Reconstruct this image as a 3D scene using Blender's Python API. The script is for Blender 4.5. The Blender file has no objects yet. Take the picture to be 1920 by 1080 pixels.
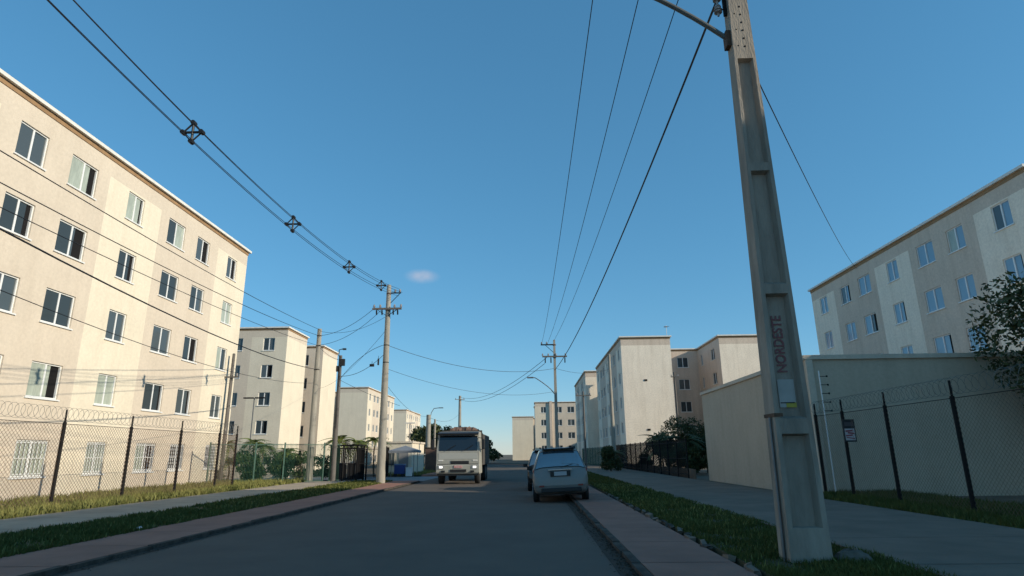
import bpy, math, random
import numpy as np
from mathutils import Vector, Matrix
random.seed(7)
R = math.radians
scene = bpy.context.scene
COL = scene.collection

# ---------------------------------------------------------------- camera
cam_d = bpy.data.cameras.new('camera')
cam = bpy.data.objects.new('camera', cam_d)
COL.objects.link(cam)
cam_d.sensor_width = 36.0
cam_d.lens = 36.0 * 1140.0 / 1920.0
cam_d.clip_start = 0.1
cam_d.clip_end = 6000
pitch, yaw, rho = math.atan(312 / 1140.0), R(1.45), R(0.63)
fw = Vector((-math.sin(yaw) * math.cos(pitch), math.cos(yaw) * math.cos(pitch), math.sin(pitch)))
r0 = Vector((math.cos(yaw), math.sin(yaw), 0))
u0 = r0.cross(fw)
rt = math.cos(rho) * r0 - math.sin(rho) * u0
up = math.cos(rho) * u0 + math.sin(rho) * r0
M4 = Matrix(((rt.x, up.x, -fw.x, 0), (rt.y, up.y, -fw.y, 0), (rt.z, up.z, -fw.z, 1.5), (0, 0, 0, 1)))
cam.matrix_world = M4
scene.camera = cam

# ---------------------------------------------------------------- world, sun, exposure
SUN_EL, SUN_T = R(20.3), R(20.5)          # elevation; angle behind the pure east (+X) direction
sdir = Vector((math.cos(SUN_T) * math.cos(SUN_EL), -math.sin(SUN_T) * math.cos(SUN_EL), math.sin(SUN_EL)))
world = bpy.data.worlds.new('World')
scene.world = world
world.use_nodes = True
nt = world.node_tree
nt.nodes.clear()
out = nt.nodes.new('ShaderNodeOutputWorld')
bg = nt.nodes.new('ShaderNodeBackground')
sky = nt.nodes.new('ShaderNodeTexSky')
sky.sky_type = 'NISHITA'
sky.sun_disc = False
sky.sun_elevation = SUN_EL
sky.sun_rotation = math.atan2(sdir.x, sdir.y)
sky.altitude = 0
sky.air_density = 1.0
sky.dust_density = 0.0
sky.ozone_density = 8.0
bg.inputs['Strength'].default_value = 0.15
nt.links.new(bg.outputs[0], out.inputs[0])
# a small wisp of cloud high over the end of the street
cdir = Vector((-0.170, 0.945, 0.281)).normalized()
tcw = nt.nodes.new('ShaderNodeTexCoord')
sub = nt.nodes.new('ShaderNodeVectorMath'); sub.operation = 'SUBTRACT'
sub.inputs[1].default_value = cdir
nt.links.new(tcw.outputs['Generated'], sub.inputs[0])
scl = nt.nodes.new('ShaderNodeVectorMath'); scl.operation = 'MULTIPLY'
scl.inputs[1].default_value = (1 / 0.026, 1 / 0.05, 1 / 0.011)
nt.links.new(sub.outputs[0], scl.inputs[0])
nzw = nt.nodes.new('ShaderNodeTexNoise'); nzw.inputs['Scale'].default_value = 48; nzw.inputs['Detail'].default_value = 5
nt.links.new(tcw.outputs['Generated'], nzw.inputs['Vector'])
ln = nt.nodes.new('ShaderNodeVectorMath'); ln.operation = 'LENGTH'
nt.links.new(scl.outputs[0], ln.inputs[0])
mr = nt.nodes.new('ShaderNodeMapRange')
mr.inputs['From Min'].default_value = 1.25; mr.inputs['From Max'].default_value = 0.1
mr.inputs['To Min'].default_value = 0; mr.inputs['To Max'].default_value = 0.8
mr.interpolation_type = 'SMOOTHSTEP'
nt.links.new(ln.outputs['Value'], mr.inputs['Value'])
mul = nt.nodes.new('ShaderNodeMath'); mul.operation = 'MULTIPLY'
nt.links.new(mr.outputs[0], mul.inputs[0]); nt.links.new(nzw.outputs['Fac'], mul.inputs[1])
mixw = nt.nodes.new('ShaderNodeMixRGB')
mixw.inputs['Color2'].default_value = (4.0, 3.75, 4.1, 1)
nt.links.new(mul.outputs[0], mixw.inputs['Fac'])
# slightly deeper blue, as the phone camera recorded it
hs = nt.nodes.new('ShaderNodeHueSaturation')
hs.inputs['Saturation'].default_value = 1.22
hs.inputs['Hue'].default_value = 0.489
hs.inputs['Value'].default_value = 1.64
gm = nt.nodes.new('ShaderNodeGamma'); gm.inputs[1].default_value = 0.6
nt.links.new(sky.outputs[0], gm.inputs[0])
nt.links.new(gm.outputs[0], hs.inputs['Color'])
nt.links.new(hs.outputs[0], mixw.inputs['Color1'])
nt.links.new(mixw.outputs[0], bg.inputs['Color'])

sun_d = bpy.data.lights.new('sun', 'SUN')
sun_d.energy = 4.1
sun_d.angle = R(0.5)
sun_d.color = (1.0, 0.89, 0.71)
sun = bpy.data.objects.new('sun', sun_d)
COL.objects.link(sun)
sun.rotation_mode = 'QUATERNION'
sun.rotation_quaternion = sdir.to_track_quat('Z', 'Y')
vs = scene.view_settings
vs.view_transform = 'Standard'
try:
    vs.look = 'None'
except Exception:
    pass
vs.exposure = 0.15
vs.gamma = 1.0
vs.use_curve_mapping = False

# ---------------------------------------------------------------- materials
MATS = {}
def mat(name, col, rough=0.8, metal=0.0, spec=0.5, noise=0.0, nscale=3.0, bump=0.0, bscale=40.0, col2=None,
        emit=None, estr=0.0, alpha=None, trans=0.0, stretch=(1, 1, 1), detail=6, ior=None):
    if name in MATS:
        return MATS[name]
    m = bpy.data.materials.new(name)
    m.use_nodes = True
    t = m.node_tree
    b = t.nodes['Principled BSDF']
    b.inputs['Roughness'].default_value = rough
    b.inputs['Metallic'].default_value = metal
    b.inputs['Specular IOR Level'].default_value = spec
    if ior:
        b.inputs['IOR'].default_value = ior
    b.inputs['Base Color'].default_value = (*col, 1)
    if trans:
        b.inputs['Transmission Weight'].default_value = trans
    if emit:
        b.inputs['Emission Color'].default_value = (*emit, 1)
        b.inputs['Emission Strength'].default_value = estr
    if noise or col2 or bump:
        tc = t.nodes.new('ShaderNodeTexCoord')
        mp = t.nodes.new('ShaderNodeMapping')
        mp.inputs['Scale'].default_value = stretch
        t.links.new(tc.outputs['Object'], mp.inputs['Vector'])
    if noise or col2:
        n = t.nodes.new('ShaderNodeTexNoise')
        n.inputs['Scale'].default_value = nscale
        n.inputs['Detail'].default_value = detail
        n.inputs['Roughness'].default_value = 0.62
        t.links.new(mp.outputs[0], n.inputs['Vector'])
        r = t.nodes.new('ShaderNodeValToRGB')
        c2 = col2 if col2 else tuple(max(0, c * (1 - noise)) for c in col)
        c1 = tuple(min(1, c * (1 + noise * .6)) for c in col) if noise else col
        r.color_ramp.elements[0].position = 0.32; r.color_ramp.elements[1].position = 0.68
        r.color_ramp.elements[0].color = (*c2, 1); r.color_ramp.elements[1].color = (*c1, 1)
        t.links.new(n.outputs['Fac'], r.inputs['Fac'])
        t.links.new(r.outputs['Color'], b.inputs['Base Color'])
    if bump:
        n2 = t.nodes.new('ShaderNodeTexNoise')
        n2.inputs['Scale'].default_value = bscale
        n2.inputs['Detail'].default_value = 4
        t.links.new(mp.outputs[0], n2.inputs['Vector'])
        bp = t.nodes.new('ShaderNodeBump')
        bp.inputs['Strength'].default_value = bump
        bp.inputs['Distance'].default_value = 0.02
        t.links.new(n2.outputs['Fac'], bp.inputs['Height'])
        t.links.new(bp.outputs[0], b.inputs['Normal'])
    MATS[name] = m
    return m

def wall_mat(name, col, stain=0.12, grain=0.10):
    """painted render: broad tone drift, fine grain, faint vertical rain marks"""
    if name in MATS:
        return MATS[name]
    m = mat(name, col, rough=0.9, spec=0.2, noise=0.06, nscale=0.6, bump=0.25, bscale=30)
    t = m.node_tree
    b = t.nodes['Principled BSDF']
    src = b.inputs['Base Color'].links[0].from_socket
    tc = t.nodes.new('ShaderNodeTexCoord')
    mp = t.nodes.new('ShaderNodeMapping'); mp.inputs['Scale'].default_value = (1.3, 1.3, 0.16)
    t.links.new(tc.outputs['Object'], mp.inputs['Vector'])
    n = t.nodes.new('ShaderNodeTexNoise'); n.inputs['Scale'].default_value = 1.7; n.inputs['Detail'].default_value = 7
    t.links.new(mp.outputs[0], n.inputs['Vector'])
    r = t.nodes.new('ShaderNodeMapRange')
    r.inputs['From Min'].default_value = 0.45; r.inputs['From Max'].default_value = 0.75
    r.inputs['To Min'].default_value = 0; r.inputs['To Max'].default_value = stain * 3
    t.links.new(n.outputs['Fac'], r.inputs['Value'])
    n3 = t.nodes.new('ShaderNodeTexNoise'); n3.inputs['Scale'].default_value = 7.0; n3.inputs['Detail'].default_value = 8; n3.inputs['Roughness'].default_value = .75
    t.links.new(tc.outputs['Object'], n3.inputs['Vector'])
    r3 = t.nodes.new('ShaderNodeMapRange'); r3.inputs['From Min'].default_value = .3; r3.inputs['From Max'].default_value = .7
    r3.inputs['To Min'].default_value = 1 - grain; r3.inputs['To Max'].default_value = 1 + grain
    t.links.new(n3.outputs['Fac'], r3.inputs['Value'])
    m3 = t.nodes.new('ShaderNodeVectorMath'); m3.operation = 'SCALE'
    t.links.new(src, m3.inputs[0]); t.links.new(r3.outputs[0], m3.inputs['Scale'])
    src = m3.outputs[0]
    mx = t.nodes.new('ShaderNodeMixRGB'); mx.blend_type = 'MULTIPLY'
    mx.inputs['Color2'].default_value = (0.74, 0.70, 0.66, 1)
    t.links.new(r.outputs[0], mx.inputs['Fac']); t.links.new(src, mx.inputs['Color1'])
    t.links.new(mx.outputs[0], b.inputs['Base Color'])
    return m

CREAM = wall_mat('cream_paint', (0.77, 0.685, 0.54), 0.07)
BEIGE = wall_mat('beige_paint', (0.655, 0.565, 0.455), 0.07)
RWALL = wall_mat('pale_grey_paint', (0.90, 0.785, 0.64), 0.14, 0.16)
RBEIGE = wall_mat('dusty_beige_paint', (0.66, 0.545, 0.44), 0.16, 0.16)
TAN = wall_mat('tan_paint', (0.56, 0.45, 0.335), 0.1)
CORNER = wall_mat('pale_tan_paint', (0.66, 0.55, 0.43), 0.1)
CAPW = mat('white_coping', (0.74, 0.72, 0.66), 0.7, noise=0.1, nscale=4)
BROWN = mat('brown_fascia', (0.33, 0.20, 0.10), 0.8, noise=0.2)
ROOFM = mat('fibre_cement_roof', (0.36, 0.34, 0.32), 0.9, noise=0.2)
FRAME = mat('white_aluminium', (0.78, 0.78, 0.76), 0.45)
GLASSA = mat('dark_window_glass', (0.045, 0.060, 0.068), 0.08, spec=0.28)
GLASSB = mat('grey_window_glass', (0.075, 0.092, 0.098), 0.1, spec=0.6)
GLASSC = mat('curtained_window_glass', (0.40, 0.44, 0.37), 0.18, spec=0.5, noise=0.25, nscale=6, stretch=(1, 1, .2))
GLASSD = mat('painted_sky_window_glass', (0.20, 0.32, 0.42), 0.08, spec=0.8)  # reflected sky is put into the base colour of these panes
CONC = mat('pole_concrete', (0.34, 0.315, 0.265), 0.92, noise=0.22, nscale=5, bump=0.35, bscale=45, stretch=(1, 1, .25))
CONC_OLD = mat('weathered_pole_concrete', (0.33, 0.28, 0.225), 0.94, noise=0.34, nscale=3.2, bump=0.6, bscale=38, stretch=(1, 1, .22))
STEEL = mat('galvanised_steel', (0.22, 0.22, 0.22), 0.5, metal=0.7, noise=0.2)
DARKM = mat('dark_steel', (0.012, 0.011, 0.011), 0.75, spec=0.2)
RUST = mat('rusty_steel', (0.11, 0.06, 0.035), 0.85, noise=0.4, nscale=12)
WIREM = mat('black_cable', (0.012, 0.012, 0.014), 0.6)
PORC = mat('porcelain', (0.32, 0.30, 0.29), 0.3)
WOODP = mat('weathered_timber', (0.15, 0.135, 0.12), 0.9, noise=0.35, nscale=4, stretch=(4, 4, .3))
GREENM = mat('green_mesh_paint', (0.022, 0.085, 0.06), 0.6)
BLACKR = mat('tyre_rubber', (0.018, 0.018, 0.018), 0.85)
BLACKP = mat('black_plastic', (0.014, 0.014, 0.015), 0.55)

# ---------------------------------------------------------------- mesh builder
class MB:
    def __init__(s):
        s.v = []; s.f = []; s.m = []; s.cur = 0
    def quad(s, *p):
        i = len(s.v); s.v.extend([tuple(q) for q in p]); s.f.append(tuple(range(i, i + len(p)))); s.m.append(s.cur)
        return s
    def box(s, c, d, rz=0.0, tilt=None):
        hx, hy, hz = d[0] / 2, d[1] / 2, d[2] / 2
        i = len(s.v)
        ca, sa = math.cos(rz), math.sin(rz)
        for z in (-hz, hz):
            for x, y in ((-hx, -hy), (hx, -hy), (hx, hy), (-hx, hy)):
                q = Vector((x, y, z))
                if tilt is not None:
                    q = tilt @ q
                s.v.append((c[0] + q.x * ca - q.y * sa, c[1] + q.x * sa + q.y * ca, c[2] + q.z))
        for f in ((0, 3, 2, 1), (4, 5, 6, 7), (0, 1, 5, 4), (1, 2, 6, 5), (2, 3, 7, 6), (3, 0, 4, 7)):
            s.f.append(tuple(i + k for k in f)); s.m.append(s.cur)
        return s
    def tube(s, pts, r, n=6, cap=True):
        pts = [Vector(p) for p in pts]
        rs = r if isinstance(r, (list, tuple)) else [r] * len(pts)
        base = len(s.v)
        prev = None
        for k, p in enumerate(pts):
            if k == 0: d = pts[1] - p
            elif k == len(pts) - 1: d = p - pts[k - 1]
            else: d = pts[k + 1] - pts[k - 1]
            d.normalize()
            if prev is None:
                a = d.orthogonal().normalized()
            else:
                a = (prev - d * prev.dot(d))
                a = a.normalized() if a.length > 1e-6 else d.orthogonal().normalized()
            prev = a
            b = d.cross(a)
            for j in range(n):
                th = 2 * math.pi * j / n
                q = p + (a * math.cos(th) + b * math.sin(th)) * rs[k]
                s.v.append((q.x, q.y, q.z))
        for k in range(len(pts) - 1):
            for j in range(n):
                j2 = (j + 1) % n
                s.f.append((base + k * n + j, base + k * n + j2, base + (k + 1) * n + j2, base + (k + 1) * n + j)); s.m.append(s.cur)
        if cap:
            s.f.append(tuple(base + j for j in reversed(range(n)))); s.m.append(s.cur)
            e = base + (len(pts) - 1) * n
            s.f.append(tuple(e + j for j in range(n))); s.m.append(s.cur)
        return s
    def lathe(s, c, prof, n=16, axis='z'):
        """prof: list of (r, h)"""
        base = len(s.v)
        for r, h in prof:
            for j in range(n):
                th = 2 * math.pi * j / n
                a, b = r * math.cos(th), r * math.sin(th)
                if axis == 'z': s.v.append((c[0] + a, c[1] + b, c[2] + h))
                elif axis == 'x': s.v.append((c[0] + h, c[1] + a, c[2] + b))
                else: s.v.append((c[0] + b, c[1] + h, c[2] + a))
        for k in range(len(prof) - 1):
            for j in range(n):
                j2 = (j + 1) % n
                s.f.append((base + k * n + j, base + k * n + j2, base + (k + 1) * n + j2, base + (k + 1) * n + j)); s.m.append(s.cur)
        s.f.append(tuple(base + j for j in reversed(range(n)))); s.m.append(s.cur)
        e = base + (len(prof) - 1) * n
        s.f.append(tuple(e + j for j in range(n))); s.m.append(s.cur)
        return s
    def mesh(s, name, mats, smooth=False):
        me = bpy.data.meshes.new(name)
        me.from_pydata(s.v, [], s.f)
        mats = mats if isinstance(mats, (list, tuple)) else [mats]
        for mm in mats:
            me.materials.append(mm)
        if len(mats) > 1:
            me.polygons.foreach_set('material_index', s.m)
        if smooth:
            me.polygons.foreach_set('use_smooth', [True] * len(s.f))
        me.update()
        return me
    def build(s, name, mats, parent=None, smooth=False, bevel=0.0, seg=2):
        o = bpy.data.objects.new(name, s.mesh(name, mats, smooth))
        COL.objects.link(o)
        if parent:
            o.parent = parent
        if bevel:
            b = o.modifiers.new('bevel', 'BEVEL'); b.width = bevel; b.segments = seg; b.limit_method = 'ANGLE'; b.angle_limit = R(35)
            b.harden_normals = False
        return o

def link(me, name, parent=None, loc=(0, 0, 0), rot=(0, 0, 0), sc=None):
    o = bpy.data.objects.new(name, me)
    COL.objects.link(o)
    o.location = loc; o.rotation_euler = rot
    if sc: o.scale = sc
    if parent: o.parent = parent
    return o

def tag(o, label, cat, group=None):
    o['label'] = label; o['category'] = cat
    if group: o['group'] = group
    return o
def thing(name, label, cat, loc=(0, 0, 0), rz=0.0, group=None):
    o = bpy.data.objects.new(name, None)
    o.empty_display_size = 0.2
    COL.objects.link(o)
    o.location = loc; o.rotation_euler = (0, 0, rz)
    return tag(o, label, cat, group)
def kind(o, k):
    o['kind'] = k
    return o

# ================================================================= GROUND
def road_shift(y):
    return 0.0 if y < 66 else -((y - 66) ** 2) / 190.0
KL, KR = -6.45, 1.36        # kerb lines
ASPH = mat('asphalt', (0.155, 0.127, 0.104), 0.9, spec=0.12, col2=(0.125, 0.104, 0.086), nscale=0.7, bump=0.5, bscale=90)
def road_wear(m):
    t = m.node_tree; b = t.nodes['Principled BSDF']
    src = b.inputs['Base Color'].links[0].from_socket
    tc = t.nodes.new('ShaderNodeTexCoord')
    def layer(scale, stretch, lo, hi, col, fac, src, kind='noise'):
        mp = t.nodes.new('ShaderNodeMapping'); mp.inputs['Scale'].default_value = stretch
        t.links.new(tc.outputs['Object'], mp.inputs['Vector'])
        if kind == 'noise':
            n = t.nodes.new('ShaderNodeTexNoise'); n.inputs['Scale'].default_value = scale; n.inputs['Detail'].default_value = 6; o = n.outputs['Fac']
        else:
            n = t.nodes.new('ShaderNodeTexVoronoi'); n.feature = 'DISTANCE_TO_EDGE'; n.inputs['Scale'].default_value = scale; o = n.outputs['Distance']
        r = t.nodes.new('ShaderNodeMapRange'); r.inputs['From Min'].default_value = lo; r.inputs['From Max'].default_value = hi
        r.inputs['To Min'].default_value = 0; r.inputs['To Max'].default_value = fac
        t.links.new(o, r.inputs['Value'])
        mx = t.nodes.new('ShaderNodeMixRGB'); mx.inputs['Color2'].default_value = (*col, 1)
        t.links.new(r.outputs[0], mx.inputs['Fac']); t.links.new(src, mx.inputs['Color1'])
        return mx.outputs[0]
    src = layer(.9, (1.0, .06, 1), .47, .66, (.215, .170, .132), .75, src)      # long worn bands
    src = layer(.35, (1, .5, 1), .55, .60, (.085, .075, .066), .6, src)        # darker repair areas
    src = layer(5.0, (1, 1, 1), .58, .70, (.23, .18, .135), .45, src)           # dusty speckle
    src = layer(.45, (1, .7, 1), .016, .0, (.03, .027, .025), .85, src, 'v')    # cracks
    t.links.new(src, b.inputs['Base Color'])
road_wear(ASPH)
SOIL = mat('dry_soil', (0.17, 0.125, 0.085), 0.95, col2=(0.09, 0.075, 0.045), nscale=0.4, bump=0.5, bscale=12)
TURF = mat('turf_soil', (0.075, 0.060, 0.024), 0.95, col2=(0.05, 0.05, 0.018), nscale=1.6, bump=0.6, bscale=25)
PINK = mat('pink_concrete', (0.40, 0.215, 0.16), 0.92, spec=0.05, col2=(0.30, 0.165, 0.125), nscale=0.8, bump=0.4, bscale=50)
PATH = mat('grey_concrete_path', (0.25, 0.19, 0.145), 0.92, spec=0.08, col2=(0.18, 0.14, 0.108), nscale=0.7, bump=0.35, bscale=40)
KERB = mat('kerb_concrete', (0.115, 0.098, 0.082), 0.95, spec=.1, col2=(0.05, 0.042, 0.035), nscale=5, bump=0.5, bscale=40)
GRIT = mat('gutter_grit', (0.035, 0.029, 0.022), 1.0, col2=(0.062, 0.05, 0.036), nscale=7, bump=0.8, bscale=40)

mb = MB()
mb.quad((-1500, -400, -0.05), (1500, -400, -0.05), (1500, 3000, -0.05), (-1500, 3000, -0.05))
kind(mb.build('ground', SOIL), 'structure')

ys = [-25, 0, 10, 20, 30, 40, 50, 60, 66] + [66 + 5 * i for i in range(1, 19)]
def strip(name, xa, xb, z, m, y0=None, y1=None, follow=True, z2=None, thick=0.0):
    b = MB()
    yy = [y for y in ys if (y0 is None or y > y0) and (y1 is None or y < y1)]
    if y0 is not None: yy = [y0] + yy
    if y1 is not None: yy = yy + [y1]
    for a, c in zip(yy[:-1], yy[1:]):
        sa, sc_ = (road_shift(a), road_shift(c)) if follow else (0, 0)
        b.quad((xa + sa, a, z), (xb + sa, a, z), (xb + sc_, c, z), (xa + sc_, c, z))
        if thick:
            b.quad((xa + sa, a, z - thick), (xa + sa, a, z), (xa + sc_, c, z), (xa + sc_, c, z - thick))
            b.quad((xb + sa, a, z), (xb + sa, a, z - thick), (xb + sc_, c, z - thick), (xb + sc_, c, z))
    if thick:
        for e, fl in ((yy[0], 1), (yy[-1], -1)):
            s_ = road_shift(e) if follow else 0
            b.quad((xa + s_, e, z - thick), (xb + s_, e, z - thick), (xb + s_, e, z), (xa + s_, e, z))
    return kind(b.build(name, m), 'structure')
strip('road', KL, KR, 0.0, ASPH)
# entrance driveway on the left, past the concrete pole
mb = MB(); mb.quad((-22, 38.2, 0.004), (KL + 0.02, 38.2, 0.004), (KL + 0.02, 46.5, 0.004), (-22, 46.5, 0.004))
kind(mb.build('driveway', mat('driveway_concrete', (0.23, 0.225, 0.22), 0.9, noise=0.2, nscale=1.5)), 'structure')
# left side, from the road outwards
strip('pavement', -8.1, KL - 0.13, 0.062, PINK, -25, 37.6, thick=0.15)
strip('verge', -10.35, -8.1, 0.055, TURF, -25, 37.4, thick=0.12)
strip('footpath', -13.2, -10.35, 0.075, mat('sandy_concrete_path', (0.50, 0.405, 0.30), 0.92, spec=.06, col2=(0.36, 0.295, 0.225), nscale=0.7, bump=0.35, bscale=40), -25, 37.5, thick=0.13)
strip('verge', -18.2, -13.2, 0.07, TURF, -25, 37.3, thick=0.1)
strip('pavement', -8.1, KL - 0.16, 0.115, PINK, 47.2, 150, thick=0.15)
strip('verge', -11.5, -8.1, 0.085, TURF, 47.2, 150, thick=0.12)
# right side
strip('pavement', KR + 0.13, 2.72, 0.062, PINK, -25, 150, thick=0.15)
strip('verge', 2.86, 4.75, 0.07, TURF, -25, 150, thick=0.12)
strip('footpath', 4.75, 8.9, 0.10, PATH, -25, 150, thick=0.13)
strip('verge', 8.9, 13.0, 0.07, TURF, -25, 22.3, thick=0.1)
strip('gutter', KR - 0.24, KR - 0.002, 0.006, GRIT, -25, 90)
strip('gutter', KL + 0.002, KL + 0.15, 0.006, GRIT, -25, 37.6)

JOINT = mat('joint_dirt', (0.07, 0.05, 0.038), 1.0)
def joints(name, xa, xb, z, y0, y1, step):
    b = MB(); y = y0
    while y < y1:
        o_ = random.uniform(-.01, .01)
        b.quad((xa, y + o_ - .009, z + .004), (xb, y - o_ - .009, z + .004), (xb, y - o_ + .009, z + .004), (xa, y + o_ + .009, z + .004)); y += step
    o = b.build(name, JOINT); return kind(o, 'structure')
joints('pavement_joints', -8.08, KL - .14, .062, 5, 37, 2.0)
joints('pavement_joints', KR + .14, 2.70, .062, 5, 60, 2.0)
joints('footpath_joints', 4.77, 8.88, .10, 6, 60, 2.5)
joints('footpath_joints', -13.18, -10.37, .075, 6, 37, 2.5)
# kerb stones, laid one by one
def kerb(xc, y0, y1, label_w=0.15, dz=0.0):
    root = bpy.data.objects.new('kerb', None); COL.objects.link(root); kind(root, 'structure')
    mes = []
    for k in range(4):
        b = MB(); b.box((0, 0, 0.06), (label_w, 0.97 - 0.02 * k, 0.135))
        mes.append(b.mesh('kerb_stone', KERB))
    y = y0
    while y < y1:
        o = link(random.choice(mes), 'kerb_stone', root, (xc + road_shift(y + .5) + random.uniform(-.012, .012), y + 0.5, dz + random.uniform(-.012, .008)),
                 (random.uniform(-.01, .01), random.uniform(-.03, .03), random.uniform(-.012, .012)))
        y += 1.0
    return root
kerb(KL - 0.06, 2, 37, .12, -.058)
kerb(KL - 0.08, 47.4, 66)
kerb(KR + 0.06, 2, 70, .12, -.060)
# broken edging stones between the right-hand pavement and its grass
edging = bpy.data.objects.new('edging', None); COL.objects.link(edging); kind(edging, 'structure')
for k in range(46):
    y = 8.0 + k * 0.34
    if random.random() < 0.52: continue
    b = MB(); b.box((0, 0, 0), (random.uniform(.07, .13), random.uniform(.12, .28), random.uniform(.06, .11)))
    b.v = [(x + random.uniform(-.02, .02), yy + random.uniform(-.03, .03), z + random.uniform(-.02, .02)) for x, yy, z in b.v]
    o = b.build('edging_stone', KERB if random.random() < .5 else PATH, edging)
    o.location = (2.79 + random.uniform(-.04, .04), y, 0.065); o.rotation_euler = (random.uniform(-.2, .2), random.uniform(-.2, .2), random.uniform(-.3, .3))

# leaf litter and grit along the right gutter
def scatter_tris(name, pts, size, m, hmin=0.0, hmax=0.02):
    n = len(pts)
    rg = np.random.default_rng(3)
    V = np.zeros((n, 3, 3))
    for k in range(3):
        th = rg.uniform(0, 6.28, n)
        V[:, k, 0] = pts[:, 0] + np.cos(th) * size * rg.uniform(.4, 1, n)
        V[:, k, 1] = pts[:, 1] + np.sin(th) * size * rg.uniform(.4, 1, n)
        V[:, k, 2] = pts[:, 2] + rg.uniform(hmin, hmax, n)
    me = bpy.data.meshes.new(name)
    me.from_pydata(V.reshape(-1, 3).tolist(), [], np.arange(3 * n).reshape(-1, 3).tolist())
    me.materials.append(m)
    o = bpy.data.objects.new(name, me); COL.objects.link(o)
    return o
rg = np.random.default_rng(11)
p = np.stack([KR - np.abs(rg.normal(0, .11, 2600)) - .01, 6.5 + 20 * rg.random(2600) ** 1.6, np.full(2600, .008)], 1)
kind(scatter_tris('leaf_litter', p, 0.03, mat('dead_leaf', (0.07, 0.05, 0.028), 0.9, col2=(0.03, 0.024, 0.014), nscale=9)), 'stuff')
p = np.stack([KL + np.abs(rg.normal(0, .14, 1500)) + .01, 8 + 28 * rg.random(1500), np.full(1500, .008)], 1)
kind(scatter_tris('leaf_litter', p, 0.025, MATS['dead_leaf']), 'stuff')

# grass
GRASS = mat('grass_blade', (0.095, 0.105, 0.025), 0.75, spec=0.2, col2=(0.06, 0.075, 0.017), nscale=1.3)
DRYGR = mat('dry_grass_blade', (0.27, 0.245, 0.08), 0.8, spec=0.2, col2=(0.12, 0.14, 0.04), nscale=1.1)
def grass(name, regions, m, h=(0.03, 0.09), w=0.008):
    P_, D_ = [], []
    rg = np.random.default_rng(len(regions) + 5)
    for (xa, xb, ya, yb, z, dens) in regions:
        n = int((xb - xa) * (yb - ya) * dens)
        x = rg.uniform(xa, xb, n); y = rg.uniform(ya, yb, n)
        cl = np.sin(x * 3.1 + 1.3 * np.sin(y * 1.7)) * np.sin(y * 2.3 + np.sin(x * 2.0)) + rg.uniform(-1, 1, n) * .8
        keep = cl > -0.32
        P_.append(np.stack([x, y, np.full(n, z)], 1)[keep])
        D_.append((1 + 0.35 * np.clip(cl, -1, 1))[keep])
    Pn = np.concatenate(P_); sc = np.concatenate(D_); n = len(Pn)
    th = rg.uniform(0, 6.28, n); hh = rg.uniform(h[0], h[1], n) * sc
    dist = np.hypot(Pn[:, 0], Pn[:, 1]); ww = w * np.clip(dist / 8.0, 1, 4) * rg.uniform(.7, 1.3, n)
    lean = rg.uniform(0.1, 0.9, n) * hh; la = rg.uniform(0, 6.28, n)
    V = np.zeros((n, 3, 3))
    V[:, 0] = Pn + np.stack([np.cos(th) * ww, np.sin(th) * ww, np.zeros(n)], 1)
    V[:, 1] = Pn - np.stack([np.cos(th) * ww, np.sin(th) * ww, np.zeros(n)], 1)
    V[:, 2] = Pn + np.stack([np.cos(la) * lean, np.sin(la) * lean, hh], 1)
    me = bpy.data.meshes.new(name)
    me.vertices.add(3 * n); me.loops.add(3 * n); me.polygons.add(n)
    me.vertices.foreach_set('co', V.ravel())
    me.loops.foreach_set('vertex_index', np.arange(3 * n, dtype=np.int32))
    me.polygons.foreach_set('loop_start', np.arange(0, 3 * n, 3, dtype=np.int32))
    me.update(calc_edges=True)
    me.materials.append(m)
    o = bpy.data.objects.new(name, me); COL.objects.link(o)
    return kind(o, 'stuff')
grass('grass', [(2.86, 4.85, 7.5, 14, .07, 2600), (2.86, 4.85, 14, 24, .07, 1200), (2.86, 4.8, 24, 45, .07, 350), (2.86, 4.8, 45, 70, .07, 120)], GRASS, (.025, .075))
grass('grass', [(8.9, 12.5, 12, 22.3, .07, 900)], GRASS, (.04, .16))
grass('grass', [(-10.4, -8.05, 9, 18, .055, 1300), (-10.4, -8.05, 18, 37.4, .055, 500)], GRASS, (.03, .10))
grass('grass', [(-15.2, -13.15, 14, 37.3, .07, 600), (-18.3, -15.2, 14, 37.3, .07, 200), (-11.5, -8.1, 47.2, 70, .085, 150)], DRYGR, (.05, .24))

grass('grass', [(2.86, 4.8, 8, 30, .07, 90), (8.9, 12.5, 13, 22.3, .07, 120), (-10.4, -8.05, 10, 37, .055, 70)], DRYGR, (.04, .12))
# ================================================================= APARTMENT BLOCKS
FLOORS = [1.55, 4.40, 7.22, 10.04, 12.87]
BL, BW, WING, REC = 23.0, 17.0, 5.7, 8.0
ROOFZ = 14.35
WMESH = {}
def win_meshes(w, h, detail):
    key = (w, h, detail)
    if key in WMESH: return WMESH[key]
    b = MB(); t = 0.055
    b.box((0, 0.06, h / 2 - t / 2), (w, .07, t)); b.box((0, 0.06, -h / 2 + t / 2), (w, .07, t))
    b.box((-w / 2 + t / 2, 0.06, 0), (t, .07, h - 2 * t)); b.box((w / 2 - t / 2, 0.06, 0), (t, .07, h - 2 * t))
    b.box((0, 0.055, 0), (t * 1.5, .062, h - 2 * t))
    if detail:
        b.box((0, -0.015, -h / 2 - 0.03), (w + .14, .16, .05))     # sill
    fr = b.mesh('window', FRAME)
    panes = {}
    for gm in (GLASSA, GLASSB, GLASSC, GLASSD):
        pw = w / 2 - t * 1.75
        b = MB(); b.box((0, 0, 0), (pw, .012, h - 2 * t))
        panes[gm.name] = b.mesh('pane', gm)
    WMESH[key] = (fr, panes, w / 4 - t * .12)
    return WMESH[key]

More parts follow.
